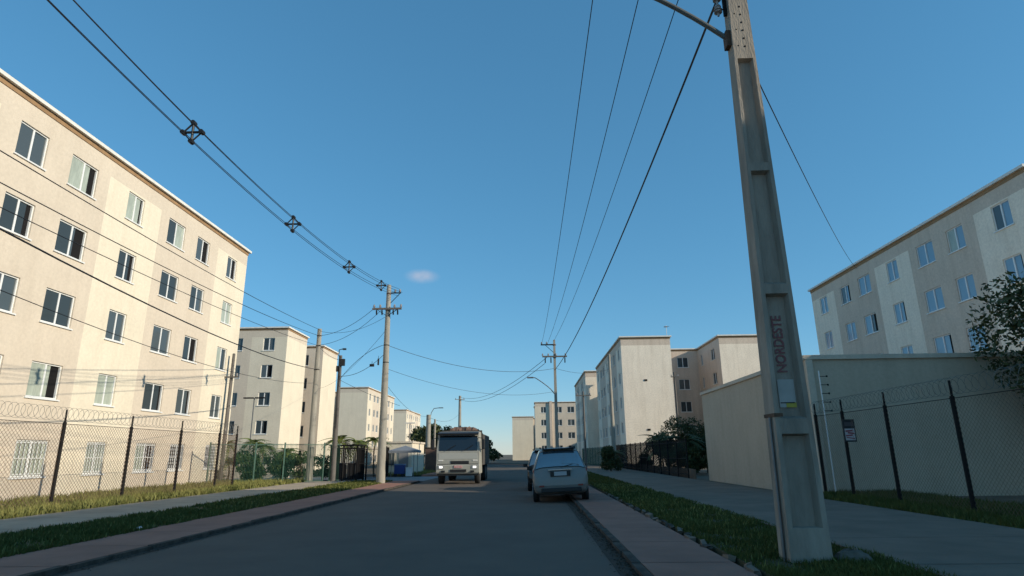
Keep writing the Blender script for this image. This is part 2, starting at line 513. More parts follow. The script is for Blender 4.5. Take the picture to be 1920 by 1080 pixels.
def apartment(label, O, ang, z0=0.0, faces=None, detail=True, mix=(.55, .35, .10, 0), zones=True, group='apartment blocks along the street',
              rows=FLOORS, gm_over=None, seed=0, rooftop=True, wm=None, end_col=None, grille=False, band=True):
    rnd = random.Random(seed + 1)
    root = thing('apartment_block', label, 'apartment block', (O[0], O[1], z0), ang, group)
    out_ = [(0, 0), (BL, 0), (BL, WING), (BL - REC, WING), (BL - REC, BW - WING), (BL, BW - WING), (BL, BW), (0, BW),
            (0, BW - WING), (REC, BW - WING), (REC, WING), (0, WING)]
    cols = {0: [(1.9, 1.2), (5.35, 1.35), (8.05, 1.55), (11.5, 1.2), (14.95, 1.55), (17.65, 1.35), (21.1, 1.2)]}
    cols[6] = cols[0]
    for e in (2, 4, 8, 10):        # side walls of the recess
        cols[e] = [(1.5, 0.7), (5.6, 1.35)]
    cols[2] = [(2.4, 1.35), (6.5, 0.7)]; cols[8] = cols[2]
    cols[3] = [(1.4, 1.1), (3.6, 1.4)]; cols[9] = cols[3]
    if end_col: cols[1] = [(end_col, 1.35)]; cols[5] = [(BW and WING - end_col, 1.35)]; cols[7] = [(end_col, 1.35)]; cols[11] = [(WING - end_col, 1.35)]
    zb = {0: [0, 3.75, 9.55, 13.45, 19.25, 23.0]}; zb[6] = zb[0]
    mb = MB()
    z_low, z_hi = -4.0, ROOFZ
    wins = []
    for e in range(12):
        a = Vector(out_[e]); b = Vector(out_[(e + 1) % 12]); d = (b - a); L = d.length; d.normalize()
        n = Vector((d.y, -d.x))
        cc = cols.get(e, [])
        xs = {0.0, L}; zs = {z_low, z_hi}
        for (s, w) in cc:
            xs |= {s - w / 2, s + w / 2}
        if cc:
            for zc in rows: zs |= {zc - .66, zc + .66}
        if e in zb: xs |= set(zb[e])
        if band: zs.add(13.62)
        xs = sorted(xs); zs = sorted(zs)
        P3 = lambda s, z, dep=0.0: (a.x + d.x * s - n.x * dep, a.y + d.y * s - n.y * dep, z)
        for x0, x1 in zip(xs[:-1], xs[1:]):
            xm = (x0 + x1) / 2
            colr = 0
            if zones and e in zb:
                k = sum(1 for q in zb[e][1:-1] if xm > q)
                colr = k % 2
            if e in (2, 3, 4, 8, 9, 10): colr = 1
            incol = [c for c in cc if abs(c[0] - xm) < c[1] / 2 - 1e-4]
            for za, zc_ in zip(zs[:-1], zs[1:]):
                zm = (za + zc_) / 2
                mb.cur = 1 if (band and zm > 13.62) else colr
                if incol and any(abs(zm - q) < .65 for q in rows):
                    dep = .13
                    mb.quad(P3(x0, za), P3(x1, za), P3(x1, za, dep), P3(x0, za, dep))
                    mb.quad(P3(x0, zc_, dep), P3(x1, zc_, dep), P3(x1, zc_), P3(x0, zc_))
                    mb.quad(P3(x0, za, dep), P3(x0, zc_, dep), P3(x0, zc_), P3(x0, za))
                    mb.quad(P3(x1, za), P3(x1, zc_), P3(x1, zc_, dep), P3(x1, za, dep))
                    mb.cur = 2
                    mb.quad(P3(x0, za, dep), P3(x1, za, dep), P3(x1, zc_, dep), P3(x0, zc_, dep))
                    continue
                mb.quad(P3(x0, za), P3(x1, za), P3(x1, zc_), P3(x0, zc_))
        if faces is None or e in faces:
            rz = math.atan2(d.y, d.x)
            for (s, w) in cc:
                for fl, zc in enumerate(rows):
                    wins.append((a + d * s - n * 0.035, zc, w, rz, n, d, fl))
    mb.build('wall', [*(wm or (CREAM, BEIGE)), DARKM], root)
    # roof sheet, coping and fascia
    rb = MB(); rb.quad(*[(x, y, ROOFZ - .25) for x, y in out_]); rb.build('roof', ROOFM, root)
    for nm, mt, z, h, pr, w in (('fascia', BROWN, ROOFZ + .10, .20, .035, .30), ('coping', CAPW, ROOFZ + .27, .14, .17, .42)):
        cb = MB()
        for e in range(12):
            a = Vector(out_[e]); b = Vector(out_[(e + 1) % 12]); d = (b - a).normalized(); n = Vector((d.y, -d.x))
            # mitre: extend by pr at convex corners, pull in at concave ones
            def turn(i):
                p0 = Vector(out_[(i - 1) % 12]); p1 = Vector(out_[i % 12]); p2 = Vector(out_[(i + 1) % 12])
                return (p1 - p0).normalized().cross((p2 - p1).normalized()) if False else ((p1 - p0).x * (p2 - p1).y - (p1 - p0).y * (p2 - p1).x)
            ea = pr if turn(e) > 0 else -pr
            eb = pr if turn(e + 1) > 0 else -pr
            A = a + n * pr - d * ea; B = b + n * pr + d * eb
            ia = (w - pr) if turn(e) > 0 else -(w - pr); ib = (w - pr) if turn(e + 1) > 0 else -(w - pr)
            A2 = a - n * (w - pr) + d * ia; B2 = b - n * (w - pr) - d * ib
            z0_, z1_ = z - h / 2, z + h / 2
            cb.quad((A.x, A.y, z0_), (B.x, B.y, z0_), (B.x, B.y, z1_), (A.x, A.y, z1_))
            cb.quad((A.x, A.y, z1_), (B.x, B.y, z1_), (B2.x, B2.y, z1_), (A2.x, A2.y, z1_))
            cb.quad((B.x, B.y, z0_), (A.x, A.y, z0_), (A2.x, A2.y, z0_), (B2.x, B2.y, z0_))
            cb.quad((B2.x, B2.y, z0_), (A2.x, A2.y, z0_), (A2.x, A2.y, z1_), (B2.x, B2.y, z1_))
        cb.build(nm, mt, root)
    if rooftop:
        tb = MB(); tb.box((BL / 2, BW / 2, ROOFZ + .1), (5.0, 4.0, 0.66)); tb.build('water_tank_house', CREAM, root)
    names = [GLASSA.name, GLASSB.name, GLASSC.name, GLASSD.name]
    for k, (pos, zc, w, rz, n, d, fl) in enumerate(wins):
        fr, panes, off = win_meshes(w, 1.32, detail)
        wo = link(fr, 'window', root, (pos.x, pos.y, zc), (0, 0, rz))
        g0 = rnd.choices(names, mix)[0]
        if gm_over: g0 = gm_over(k, fl, pos, g0)
        for sd in (-1, 1):
            g = g0 if rnd.random() < .8 else rnd.choices(names, mix)[0]
            slide = 0.0
            if detail and sd > 0 and rnd.random() < .28: slide = -rnd.uniform(.25, 1.7) * off
            link(panes[g], 'pane', wo, (sd * off + slide, 0.05 if sd < 0 else 0.075, 0), (0, 0, 0))
        if grille and fl == 0:
            gb = MB()
            for q in range(8): gb.box((-w / 2 + .06 + (w - .12) * q / 7, -.005, 0), (.022, .022, 1.24))
            for zz in (-.56, .0, .56): gb.box((0, .012, zz), (w - .06, .012, .03))
            gb.build('grille', FRAME, wo)
    return root

def curt(k, fl, pos, g):       # the two curtained windows of the top floor near the camera end
    return GLASSC.name if (fl == 4 and 6 < pos.x < 16) else (GLASSC.name if (fl == 0 and pos.x < 15.5) else g)
A_blk = apartment('cream and beige apartment block behind the chain-link fence, nearest on the left', (-18.4, 14.7), R(90), 0, {0}, True,
                  (.52, .40, .08, 0), gm_over=curt, seed=3, grille=True)
B_blk = apartment('apartment block behind the green fence with a row of windows in its shaded side wall', (-48.1, 62), 0, 0, {0, 1, 2, 3, 4}, True, (.5, .45, .05, 0), seed=5)
E_blk = apartment('distant apartment block behind the guard house, left of the round concrete pole', (-30.3, 115), R(90), -0.55, {0}, False, (.6, .4, 0, 0), seed=9)
E2_blk = apartment('smallest and farthest pale apartment block on the left side of the street', (-35.0, 176), R(90), -0.4, {0}, False, (.6, .4, 0, 0), seed=10)
C_blk = apartment('apartment block with a blank sunlit end wall and shaded street front on the right', (10.75, 96.5), R(-90), -0.1, {0, 1, 2, 3, 4}, True, (.84, .06, .04, .06), seed=12, wm=(RWALL, RBEIGE))
C_blk.scale = (1.152, 1, 1)
C2_blk = apartment('apartment block standing directly behind the one with the blank sunlit end wall', (9.2, 122), R(-90), -0.2, {0, 1, 2, 3, 4}, True, (.84, .06, .04, .06), seed=13, wm=(RWALL, RBEIGE))
N_blk = apartment('shaded apartment block with pale blue windows behind the low tan utility building', (24.0, 50.4), R(-90), 0, {0}, True, (.05, .1, .05, .8), seed=14, wm=(RWALL, RBEIGE))
P_blk = apartment('apartment block at the far right edge behind the fence, mostly out of view', (24.0, 14.6), R(-90), 0, {0}, True, (.3, .4, .1, .2), seed=15)
D_blk = apartment('pale apartment block closing the end of the street behind the silver car', (1.35, 140), 0, -1.75, {0}, True, (.9, .1, 0, 0), seed=16)
sb = MB(); sb.box((3.55, -.16, 6.0), (.55, .34, 17.6)); sb.build('service_shaft', RBEIGE, D_blk)
D2_blk = apartment('far cream apartment block partly hidden behind the block that closes the street', (-4.6, 192), R(-90), -3.2, {0, 1}, False, (.8, .2, 0, 0), seed=17)
G_blk = apartment('unseen apartment block added on the right to shade the one closing the street', (28.5, 123.5), 0, -0.6, {0}, False, (.8, .2, 0, 0), seed=21)  # hidden block, added to throw shadow on the block closing the street
F_blk = apartment('apartment block far behind the large leaning pole, showing only its sunlit top', (33.0, 118), R(-90), 1.2, {0}, False, (.8, .2, 0, 0), seed=18)

vb = MB(); vb.box((BL + .02, 2.6, 9.6), (.05, .34, .2)); vb.box((BL + .02, 2.6, 4.1), (.05, .34, .2)); vb.build('vent', DARKM, C_blk)
# television mast on the right-hand block
t = thing('television_antenna', 'thin television antenna mast on the roof of the block with the blank end wall', 'antenna', (16.6, 72, ROOFZ))
MB().tube([(0, 0, -.3), (0, 0, 1.9)], .025, 5).build('mast', STEEL, t)
ab = MB()
for k in range(6): ab.tube([(-.35 + .03 * k, -.3 + .12 * k, 1.7), (.35 - .03 * k, -.3 + .12 * k, 1.7)], .012, 4)
ab.tube([(0, -.4, 1.7), (0, .4, 1.7)], .014, 4)
ab.build('element', STEEL, t)

# ================================================================= LOW UTILITY BUILDING (right)
u = thing('utility_building', 'low windowless tan utility building behind the large concrete pole', 'building', (10.2, 22.6, 0))
b = MB(); b.box((4.6, 7.0, 2.3), (9.2, 14.0, 4.9)); b.build('wall', TAN, u)
b = MB(); b.box((4.6, 7.0, 4.83), (9.36, 14.16, .16)); b.build('coping', CORNER, u)
b = MB(); b.box((0.10, -0.02, 2.3), (0.24, .10, 4.89)); b.build('corner_pilaster', CORNER, u)

# ================================================================= POLES
def bolt_ring(b, c, r, h=.06):
    b.lathe(c, [(r, -h / 2), (r, h / 2)], 14)

def insulator(parent, loc, rot=(0, 0, 0), m=PORC):
    b = MB(); b.lathe((0, 0, 0), [(.02, -.06), (.02, 0), (.07, .01), (.05, .05), (.075, .06), (.045, .11), (.06, .12), (.03, .18)], 10)
    return link(b.mesh('insulator', m), 'insulator', parent, loc, rot)

# --- large double-T pole at the right
PX, PY = 3.73, 9.06
pole = thing('utility_pole', 'large weathered double-T concrete pole with red lettering in the right foreground', 'utility pole', (PX, PY, 0.05), 0, 'concrete utility poles')
def pw(z): return 0.56 - 0.0265 * z     # width across the face
def pd(z): return 0.40 - 0.017 * z      # depth
def ring(z, inset=0.0, back=0.0):
    w, d = pw(z) / 2, pd(z) / 2
    fl = w * 0.42                           # flange width
    r_ = min(0.12, d * .62)
    return w, d, fl, r_
zsec = [-.6, 0.0, 1.62, 1.95, 3.86, 4.02, 5.98, 6.12, 8.18, 8.34, 11.0]
prof_full = []
b = MB()
nn = 12
def hsec(z, solid):
    w, d = pw(z) / 2, pd(z) / 2
    fl = w * 0.27
    r_ = 0.0 if solid else min(0.13, d * .68)
    s_ = 0.035 if not solid else 0.0
    xs_ = w - fl
    return [(-w, -d), (-xs_, -d), (-xs_ + s_, -d + r_), (xs_ - s_, -d + r_), (xs_, -d), (w, -d), (w, d), (xs_, d), (xs_ - s_, d - r_), (-xs_ + s_, d - r_), (-xs_, d), (-w, d)]
levels = []
def add(z, solid): levels.append((z, solid))
for z, s_ in ((-.6, 1), (.45, 1), (.46, 0), (1.66, 0), (1.69, 1), (1.90, 1), (1.94, 0), (3.70, 0), (3.73, 1), (3.88, 1), (3.93, 0), (5.72, 0), (5.75, 1), (5.89, 1), (5.94, 0), (7.79, 0), (7.82, 1), (11.0, 1)):
    add(z, s_)
base_i = 0
for z, s_ in levels:
    for x, y in hsec(z, s_): b.v.append((x, y, z))
for k in range(len(levels) - 1):
    for j in range(nn):
        j2 = (j + 1) % nn
        b.f.append((k * nn + j, k * nn + j2, (k + 1) * nn + j2, (k + 1) * nn + j)); b.m.append(0)
b.f.append(tuple((len(levels) - 1) * nn + j for j in range(nn))); b.m.append(0)
b.build('shaft', CONC_OLD, pole, bevel=.012)
# bolt holes near the top
b = MB()
for k in range(9):
    z = 8.05 + k * .16
    b.lathe((0.02 - .002 * k, -pd(z) / 2 - .004, z), [(.019, 0), (.019, .012)], 8, 'y')
    if k % 2 == 0: b.lathe((-.085, -pd(z) / 2 - .004, z + .02), [(.012, 0), (.012, .012)], 8, 'y')
kind(b.build('bolt_hole', DARKM, pole), 'stuff')
# lettering on the web
def text_mesh(txt, size, m, ext=0.002):
    cu = bpy.data.curves.new('lettering', 'FONT')
    cu.body = txt; cu.size = size; cu.extrude = ext; cu.align_x = 'CENTER'; cu.align_y = 'CENTER'
    cu.offset = 0.004
    tmp = bpy.data.objects.new('lettering', cu); COL.objects.link(tmp)
    dg = bpy.context.evaluated_depsgraph_get()
    me = bpy.data.meshes.new_from_object(tmp.evaluated_get(dg))
    me.materials.clear(); me.materials.append(m)
    bpy.data.objects.remove(tmp)
    return me
yr = -0.068
REDP = mat('faded_red_print', (0.25, 0.065, 0.07), 0.85, col2=(0.20, 0.12, 0.11), nscale=16)
tm = text_mesh('NORDESTE', 0.203, REDP)
tx = link(tm, 'lettering', pole, (-.012, yr, 2.985), (R(90), R(-90), 0), (0.84, 1, 1))
b = MB(); b.box((0, 0, 0), (.235, .008, .40)); b.cur = 1; b.box((.045, -.005, -.165), (.145, .008, .07)); b.cur = 2; b.box((-.005, -.006, -.135), (.2, .006, .014))
b.build('sticker', [mat('sticker_white', (.40, .39, .36), .7, noise=.15), mat('sticker_yellow', (.42, .36, .06), .7), DARKM], pole).location = (.0, yr, 2.26)
# strap, conduit, rack, lamp arm, half crossarm
b = MB()
z = 1.95; w, d = pw(z) / 2, pd(z) / 2
b.box((-w - .006, 0, z), (.012, 2 * d + .03, .05))
for s_ in (-1, 1): b.box((-w + .055, s_ * (d + .006), z), (.11, .012, .05))
b.build('strap', RUST, pole)
MB().tube([(-pw(0) / 2 - .03, -.05, -.1), (-pw(1.9) / 2 - .03, -.05, 1.92)], .024, 8).build('conduit', STEEL, pole)
b = MB(); b.box((-pw(9.1) / 2 - .03, 0, 9.15), (.05, .06, .75))
for k in range(3): b.tube([(-pw(9.1) / 2 - .05, 0, 8.9 + .25 * k), (-pw(9.1) / 2 - .20, 0, 8.9 + .25 * k)], .012, 5)
b.build('rack', DARKM, pole)
for k in range(3):
    insulator(pole, (-pw(9.1) / 2 - .15, -.0, 8.83 + .25 * k), m=PORC)
arm_pts = [(-.16, 0, 8.27)]
for k in range(9):
    tt = k / 8
    arm_pts.append((-.20 - 2.2 * tt, 0.0, 8.30 + 1.95 * tt - .55 * tt * tt))
MB().tube(arm_pts, .042, 10).build('lamp_arm', mat('grey_green_tube', (0.12, 0.125, 0.115), .6, noise=.3, nscale=8), pole)
b = MB(); b.box((-.19, 0, 8.27), (.12, .16, .30)); b.build('lamp_bracket', RUST, pole)
b = MB(); b.box((-2.75, 0, 9.73), (.75, .28, .12), 0); b.build('lamp_head', STEEL, pole, bevel=.03)
b = MB(); b.box((-1.05, -.02 - pd(10.8) / 2 - .05, 10.75), (2.6, .10, .12)); b.build('crossarm', WOODP, pole)
for x in (-2.2, -1.2, -.32): insulator(pole, (x, -pd(10.8) / 2 - .07, 10.82))
# lump of concrete at its foot
b = MB()
for k in range(1):
    rngk = random.Random(5)
    prof = [(.02, .15), (.10, .14), (.18, .10), (.22, .04), (.24, -.1)]
    b.lathe((0, 0, 0), [(r_ * rngk.uniform(.85, 1.15), h_) for r_, h_ in reversed(prof)], 9)
b.v = [(x + random.uniform(-.03, .03), y + random.uniform(-.03, .03), z + random.uniform(-.015, .015)) for x, y, z in b.v]
o = b.build('concrete_lump', mat('dirty_concrete', (0.15, 0.13, 0.105), 0.95, spec=.1, noise=.3, nscale=9), None, smooth=False); o.location = (4.33, 9.0, .06)
tag(o, 'rough lump of spilled concrete on the grass at the foot of the large pole', 'concrete lump')

# --- round pole with crossarm, left of the road
p1 = thing('utility_pole', 'pale round concrete pole with a crossarm standing on the left pavement', 'utility pole', (-8.2, 34.7, .08), 0, 'concrete utility poles')
b = MB(); b.lathe((0, 0, 0), [(.255, -.3), (.25, 0), (.235, 1), (.20, 4.0), (.165, 7.5), (.128, 11.2), (.10, 11.24)], 20); b.build('shaft', CONC, p1, smooth=True)
b = MB(); bolt_ring(b, (0, 0, 9.72), .155, .14); b.build('band', RUST, p1)
b = MB(); bolt_ring(b, (0, 0, 10.68), .143, .07); b.build('band', RUST, p1)
b = MB(); bolt_ring(b, (0, 0, 7.6), .17, .05); bolt_ring(b, (0, 0, 6.6), .178, .05); b.build('band', DARKM, p1)
b = MB(); b.box((-.02, -.2, 9.74), (1.72, .09, .11)); b.build('crossarm', WOODP, p1)
MB().tube([(-.65, -.2, 9.72), (0, -.17, 9.3), (.65, -.2, 9.72)], .016, 5).build('brace', DARKM, p1)
for x in (-.78, -.42, .42, .8): insulator(p1, (x, -.2, 9.82))
for x in (-.62, -.3, .36, .62):
    b = MB(); b.lathe((0, 0, 0), [(.03, -.30), (.045, -.26), (.045, -.05), (.02, 0)], 8); b.box((.0, .03, -.12), (.03, .03, .3))
    link(b.mesh('fuse_cutout', DARKM), 'fuse_cutout', p1, (x, -.26, 9.66), (.25, 0, 0))
b = MB(); b.box((.42, 0, 10.74), (.62, .06, .06)); b.tube([(.1, 0, 10.1), (.66, 0, 10.7)], .022, 6); b.build('bracket', DARKM, p1)
for x in (.38, .66): insulator(p1, (x, 0, 10.79))

# --- far right pole
def right_pole(label, loc, H, lamp=None):
    t = thing('utility_pole', label, 'utility pole', loc, 0, 'concrete utility poles')
    b = MB()
    for z, w in ((-.3, .30), (0, .29), (H, .15)):
        pass
    b.tube([(0, 0, -.3), (0, 0, H)], [.20, .115], 4); b.build('shaft', CONC, t)
    b = MB(); b.box((.0, -.15, H - 1.35), (1.95, .09, .11)); b.build('crossarm', WOODP, t)
    b = MB(); b.box((-.58, 0, H - .38), (1.0, .08, .09)); b.tube([(-.08, 0, H - 1.0), (-.7, 0, H - .42)], .022, 5); b.build('bracket', DARKM, t)
    for x in (-.95, -.5, .1, .85): insulator(t, (x, -.15, H - 1.28))
    for x in (-1.0, -.6): insulator(t, (x, 0, H - .32))
    for x in (-.75, -.3, .8):
        b = MB(); b.lathe((0, 0, 0), [(.03, -.45), (.045, -.4), (.045, -.05), (.02, 0)], 8)
        link(b.mesh('fuse_cutout', DARKM), 'fuse_cutout', t, (x, -.2, H - 1.42), (.2, 0, 0))
    b = MB(); bolt_ring(b, (0, 0, H - 1.35), .15, .12); bolt_ring(b, (0, 0, H - .4), .14, .08); b.build('band', RUST, t)
    if lamp:
        pts = [(-.1, 0, lamp)]
        for k in range(7):
            tt = k / 6; pts.append((-.1 - 1.45 * tt, 0, lamp + 1.25 * tt ** .75))
        pts.append((-1.75, 0, pts[-1][2] + .03))
        MB().tube(pts, .035, 6).build('lamp_arm', STEEL, t)
        b = MB(); b.box((-1.95, 0, pts[-1][2]), (.5, .2, .1)); b.build('lamp_head', STEEL, t, bevel=.02)
    return t
r2 = right_pole('concrete pole with crossarm and curved lamp arm beyond the silver car', (2.1, 48, .08), 10.2, 5.95)

def slim_pole(label, loc, H, r0_, r1_, m, cross=None, name='utility_pole', group='concrete utility poles', cat='utility pole', n=10):
    t = thing(name, label, cat, loc, 0, group)
    MB().tube([(0, 0, -.3), (0, 0, H)], [r0_, r1_], n).build('shaft', m, t, smooth=n > 6)
    if cross:
        zc, w = cross
        b = MB(); b.box((0, -r1_ - .05, zc), (w, .07, .09)); b.build('crossarm', m, t)
        for x in (-w * .42, w * .42): insulator(t, (x, -r1_ - .05, zc + .06))
    return t
p2 = slim_pole('plain pale concrete pole standing just behind the green bar fence', (-13.25, 37.75, .05), 9.3, .215, .135, CONC)
b = MB(); bolt_ring(b, (0, 0, 8.85), .15, .05); bolt_ring(b, (0, 0, 6.7), .17, .05); bolt_ring(b, (0, 0, 8.2), .155, .05); b.build('band', DARKM, p2)
p3 = slim_pole('short rough grey pole with cable bundles and boxes beside the green fence', (-11.75, 37.6, .05), 7.55, .15, .10, WOODP)
b = MB(); b.box((.18, -.1, 7.1), (.26, .2, .42)); b.build('junction_box', BLACKP, p3)
b = MB(); b.box((-.12, -.14, 6.7), (.12, .12, .35)); b.build('junction_box', BLACKP, p3)
b = MB(); b.tube([(.0, -.13, 7.5), (.04, -.15, 6.2), (-.03, -.16, 5.0), (.03, -.17, 4.0), (0, -.17, 3.1)], .055, 7); b.build('cable_bundle', WIREM, p3)
b = MB(); b.tube([(-.1, -.05, 7.5), (-.1, -.05, 7.9), (.2, -.15, 7.95)], .03, 6); b.box((.27, -.17, 7.92), (.2, .14, .1)); b.build('camera_mount', BLACKP, p3)
pA = slim_pole('thin brown-grey yard pole with a small crossarm against the nearest block corner', (-18.05, 36.6, 0), 7.65, .14, .085, WOODP, (6.2, .95), group='yard poles')
fp = slim_pole('tall dark pole rising behind the truck load', (-11.2, 100, 0), 10.8, .3, .2, CONC, (10.2, 1.6))
mp_ = slim_pole('dark concrete pole standing left of the truck', (-9.75, 60, 0), 5.3, .27, .22, CONC, n=8)
b = MB(); b.tube([(.15, 0, 4.9), (.25, 0, 5.5), (.5, 0, 5.9), (1.0, 0, 5.95)], .035, 6); b.build('lamp_arm', STEEL, mp_)
b = MB(); b.box((1.2, 0, 5.95), (.4, .18, .08)); b.build('lamp_head', STEEL, mp_)
mp2 = slim_pole('slender pale pole right beside the dark pole left of the truck', (-9.2, 60.5, 0), 4.9, .11, .09, CONC, n=8)
r3 = slim_pole('concrete pole in front of the shaded street front on the right', (8.0, 60, .05), 10.9, .24, .13, CONC)
r4 = slim_pole('slim dark post with a short crossarm just right of the silver car', (5.3, 60, .05), 7.3, .12, .08, WOODP, (6.9, 1.5))
r5 = slim_pole('thin telecom post beside the recess of the block with the blank end wall', (15.2, 64, 0), 9.6, .12, .08, WOODP, (9.1, .8))
lp = thing('garden_lamp', 'thin yard lamp post in front of the shaded wall behind the green fence', 'lamp post', (-21.2, 47, 0))
MB().tube([(0, 0, -.1), (0, 0, 5.9)], .045, 8).build('post', STEEL, lp)
b = MB(); b.box((-.45, 0, 5.92), (.75, .22, .09)); b.box((.45, 0, 5.92), (.75, .22, .09)); b.build('lamp_head', DARKM, lp)

# ================================================================= CABLES
def para(p0, p1, sag, n=22):
    p0, p1 = Vector(p0), Vector(p1)
    return [p0.lerp(p1, k / n) - Vector((0, 0, 4 * sag * (k / n) * (1 - k / n))) for k in range(n + 1)]
def cable(label, p0, p1, sag, r=.012, group='overhead cables'):
    o = MB().tube(para(p0, p1, sag), r, 5).build('overhead_cable', WIREM)
    return tag(o, label, 'cable', group)
# spacer cable run on the left: one bundle held together by spacers
run = thing('spacer_cable', 'bundle of four black cables with diamond spacers crossing the sky at upper left', 'cable bundle', (-7.6, 0, 0))
offs = [(0, .22), (.2, 0), (-.2, 0), (0, -.22)]
for dx, dz in offs:
    MB().tube(para((dx, -8.7, 10.85 + dz), (dx, 34.7, 10.85 + dz), 2.15, 40), .0095, 5).build('conductor', WIREM, run)
def runz(y): k = (y + 8.7) / 43.4; return 10.85 - 4 * 2.15 * k * (1 - k)
for y in (12.3, 18.4, 24.7, 30.4):
    b = MB()
    ring_ = [(0, .24), (.22, 0), (0, -.24), (-.22, 0), (0, .24)]
    b.tube([(x, 0, z) for x, z in ring_], .022, 6); b.tube([(-.22, 0, 0), (.22, 0, 0)], .03, 6); b.tube([(0, 0, -.24), (0, 0, .24)], .03, 6)
    for dx, dz in offs: b.lathe((dx * 1.08, -.06, dz * 1.08), [(.055, 0), (.055, .12)], 8, 'y')
    o = b.build('spacer', BLACKP, run); o.location = (0, y, runz(y))
cable('upper dark cable running past the nearest block to the plain left pole', (-7.7, -8.7, 6.6), (-13.15, 37.7, 9.25), .55, .012)
cable('middle dark cable running past the nearest block to the plain left pole', (-7.6, -8.7, 6.0), (-13.25, 37.7, 8.9), .65, .012)
cable('lower dark cable running past the nearest block to the plain left pole', (-7.6, -8.7, 5.6), (-13.35, 37.7, 8.3), .6, .010)
cable('thick black telecom cable sagging across the front of the nearest block', (-7.6, -8.7, 6.9), (-13.25, 37.55, 6.75), 1.15, .020)
cable('thin cable sagging low across the second floor of the nearest block', (-7.6, -8.7, 6.2), (-13.25, 37.55, 5.9), 1.5, .009)
cable('slack upper cable from the plain left pole to the crossarm pole', (-13.25, 37.7, 8.9), (-8.98, 34.6, 9.9), .35, .013)
cable('slack lower cable from the plain left pole to the crossarm pole', (-13.25, 37.7, 8.3), (-8.6, 34.6, 9.75), .45, .012)
cable('third slack cable from the plain left pole to the crossarm pole', (-13.25, 37.7, 9.2), (-7.6, 34.6, 9.85), .6, .010)
cable('thin cable between the plain left pole and the short rough pole', (-13.20, 37.7, 8.2), (-11.75, 37.5, 7.3), .15, .010)
cable('cable from the round pole crossing behind toward the left blocks', (-8.3, 34.8, 8.6), (-26, 74, 9.5), .9, .010)
cable('drop cable curving from the round pole down to the short rough pole', (-8.38, 34.7, 7.7), (-11.75, 37.5, 6.0), -.35, .014)
cable('cable holding the hanging splice boxes between the round and rough poles', (-8.38, 34.7, 7.1), (-11.75, 37.5, 6.3), .35, .014)
cable('slack cable slanting down right behind the round pole', (-11.75, 37.5, 6.1), (-8.3, 39.5, 4.6), .1, .011)
cable('cable crossing the street from the round pole to the far right pole, upper', (-8.05, 34.7, 7.65), (2.05, 48, 8.0), .75, .014)
cable('cable crossing the street from the round pole to the far right pole, lower', (-8.05, 34.7, 6.3), (2.05, 48, 6.2), .75, .010)
cable('left high-voltage wire from the far right pole to above the frame', (1.1, 48, 9.95), (1.53, 8.86, 11.0), .7, .011)
cable('middle high-voltage wire from the far right pole to above the frame', (1.55, 48, 9.95), (2.53, 8.86, 11.0), .7, .011)
cable('right high-voltage wire from the far right pole to above the frame', (2.1, 48, 10.25), (3.41, 8.86, 11.0), .7, .011)
cable('thick black service cable from the large right pole to the far right pole', (3.43, 9.06, 9.17), (2.1, 48, 7.9), .75, .022)
cable('thin service cable from the large right pole to the shaded block roof', (3.89, 9.06, 7.72), (24.0, 43.0, 14.3), .5, .011)
cable('upper cable from the far right pole toward the tall pole behind the truck', (1.5, 48, 8.9), (-11.2, 100, 10.6), 1.3, .02)
cable('lower cable from the far right pole toward the tall pole behind the truck', (1.3, 48, 8.4), (-11.2, 100, 10.2), 1.3, .02)
cable('thin cable from the round pole to the dark pole left of the truck', (-8.1, 34.7, 5.4), (-9.75, 60, 5.2), .6, .010)
cable('thin cable from the dark pole toward the tall pole behind the truck', (-9.75, 60, 5.1), (-11.2, 100, 8.0), .8, .012)
cable('cable from the far right pole to the pole before the shaded front', (2.2, 48, 8.0), (8.0, 60, 9.5), .4, .012)
for lab, loc, d in (('black box-shaped splice closure hanging from a cable left of the round pole', (-9.15, 35.3, 6.62), (.26, .12, .15)),
                    ('black upright splice closure hanging right against the round pole', (-8.62, 34.65, 6.72), (.09, .09, .38))):
    t = thing('splice_box', lab, 'splice closure', loc)
    b = MB(); b.box((0, 0, 0), d); b.build('case', BLACKP, t, bevel=.02)
    MB().tube([(0, 0, d[2] / 2), (0, 0, d[2] / 2 + .16)], .012, 5).build('hanger', DARKM, t)

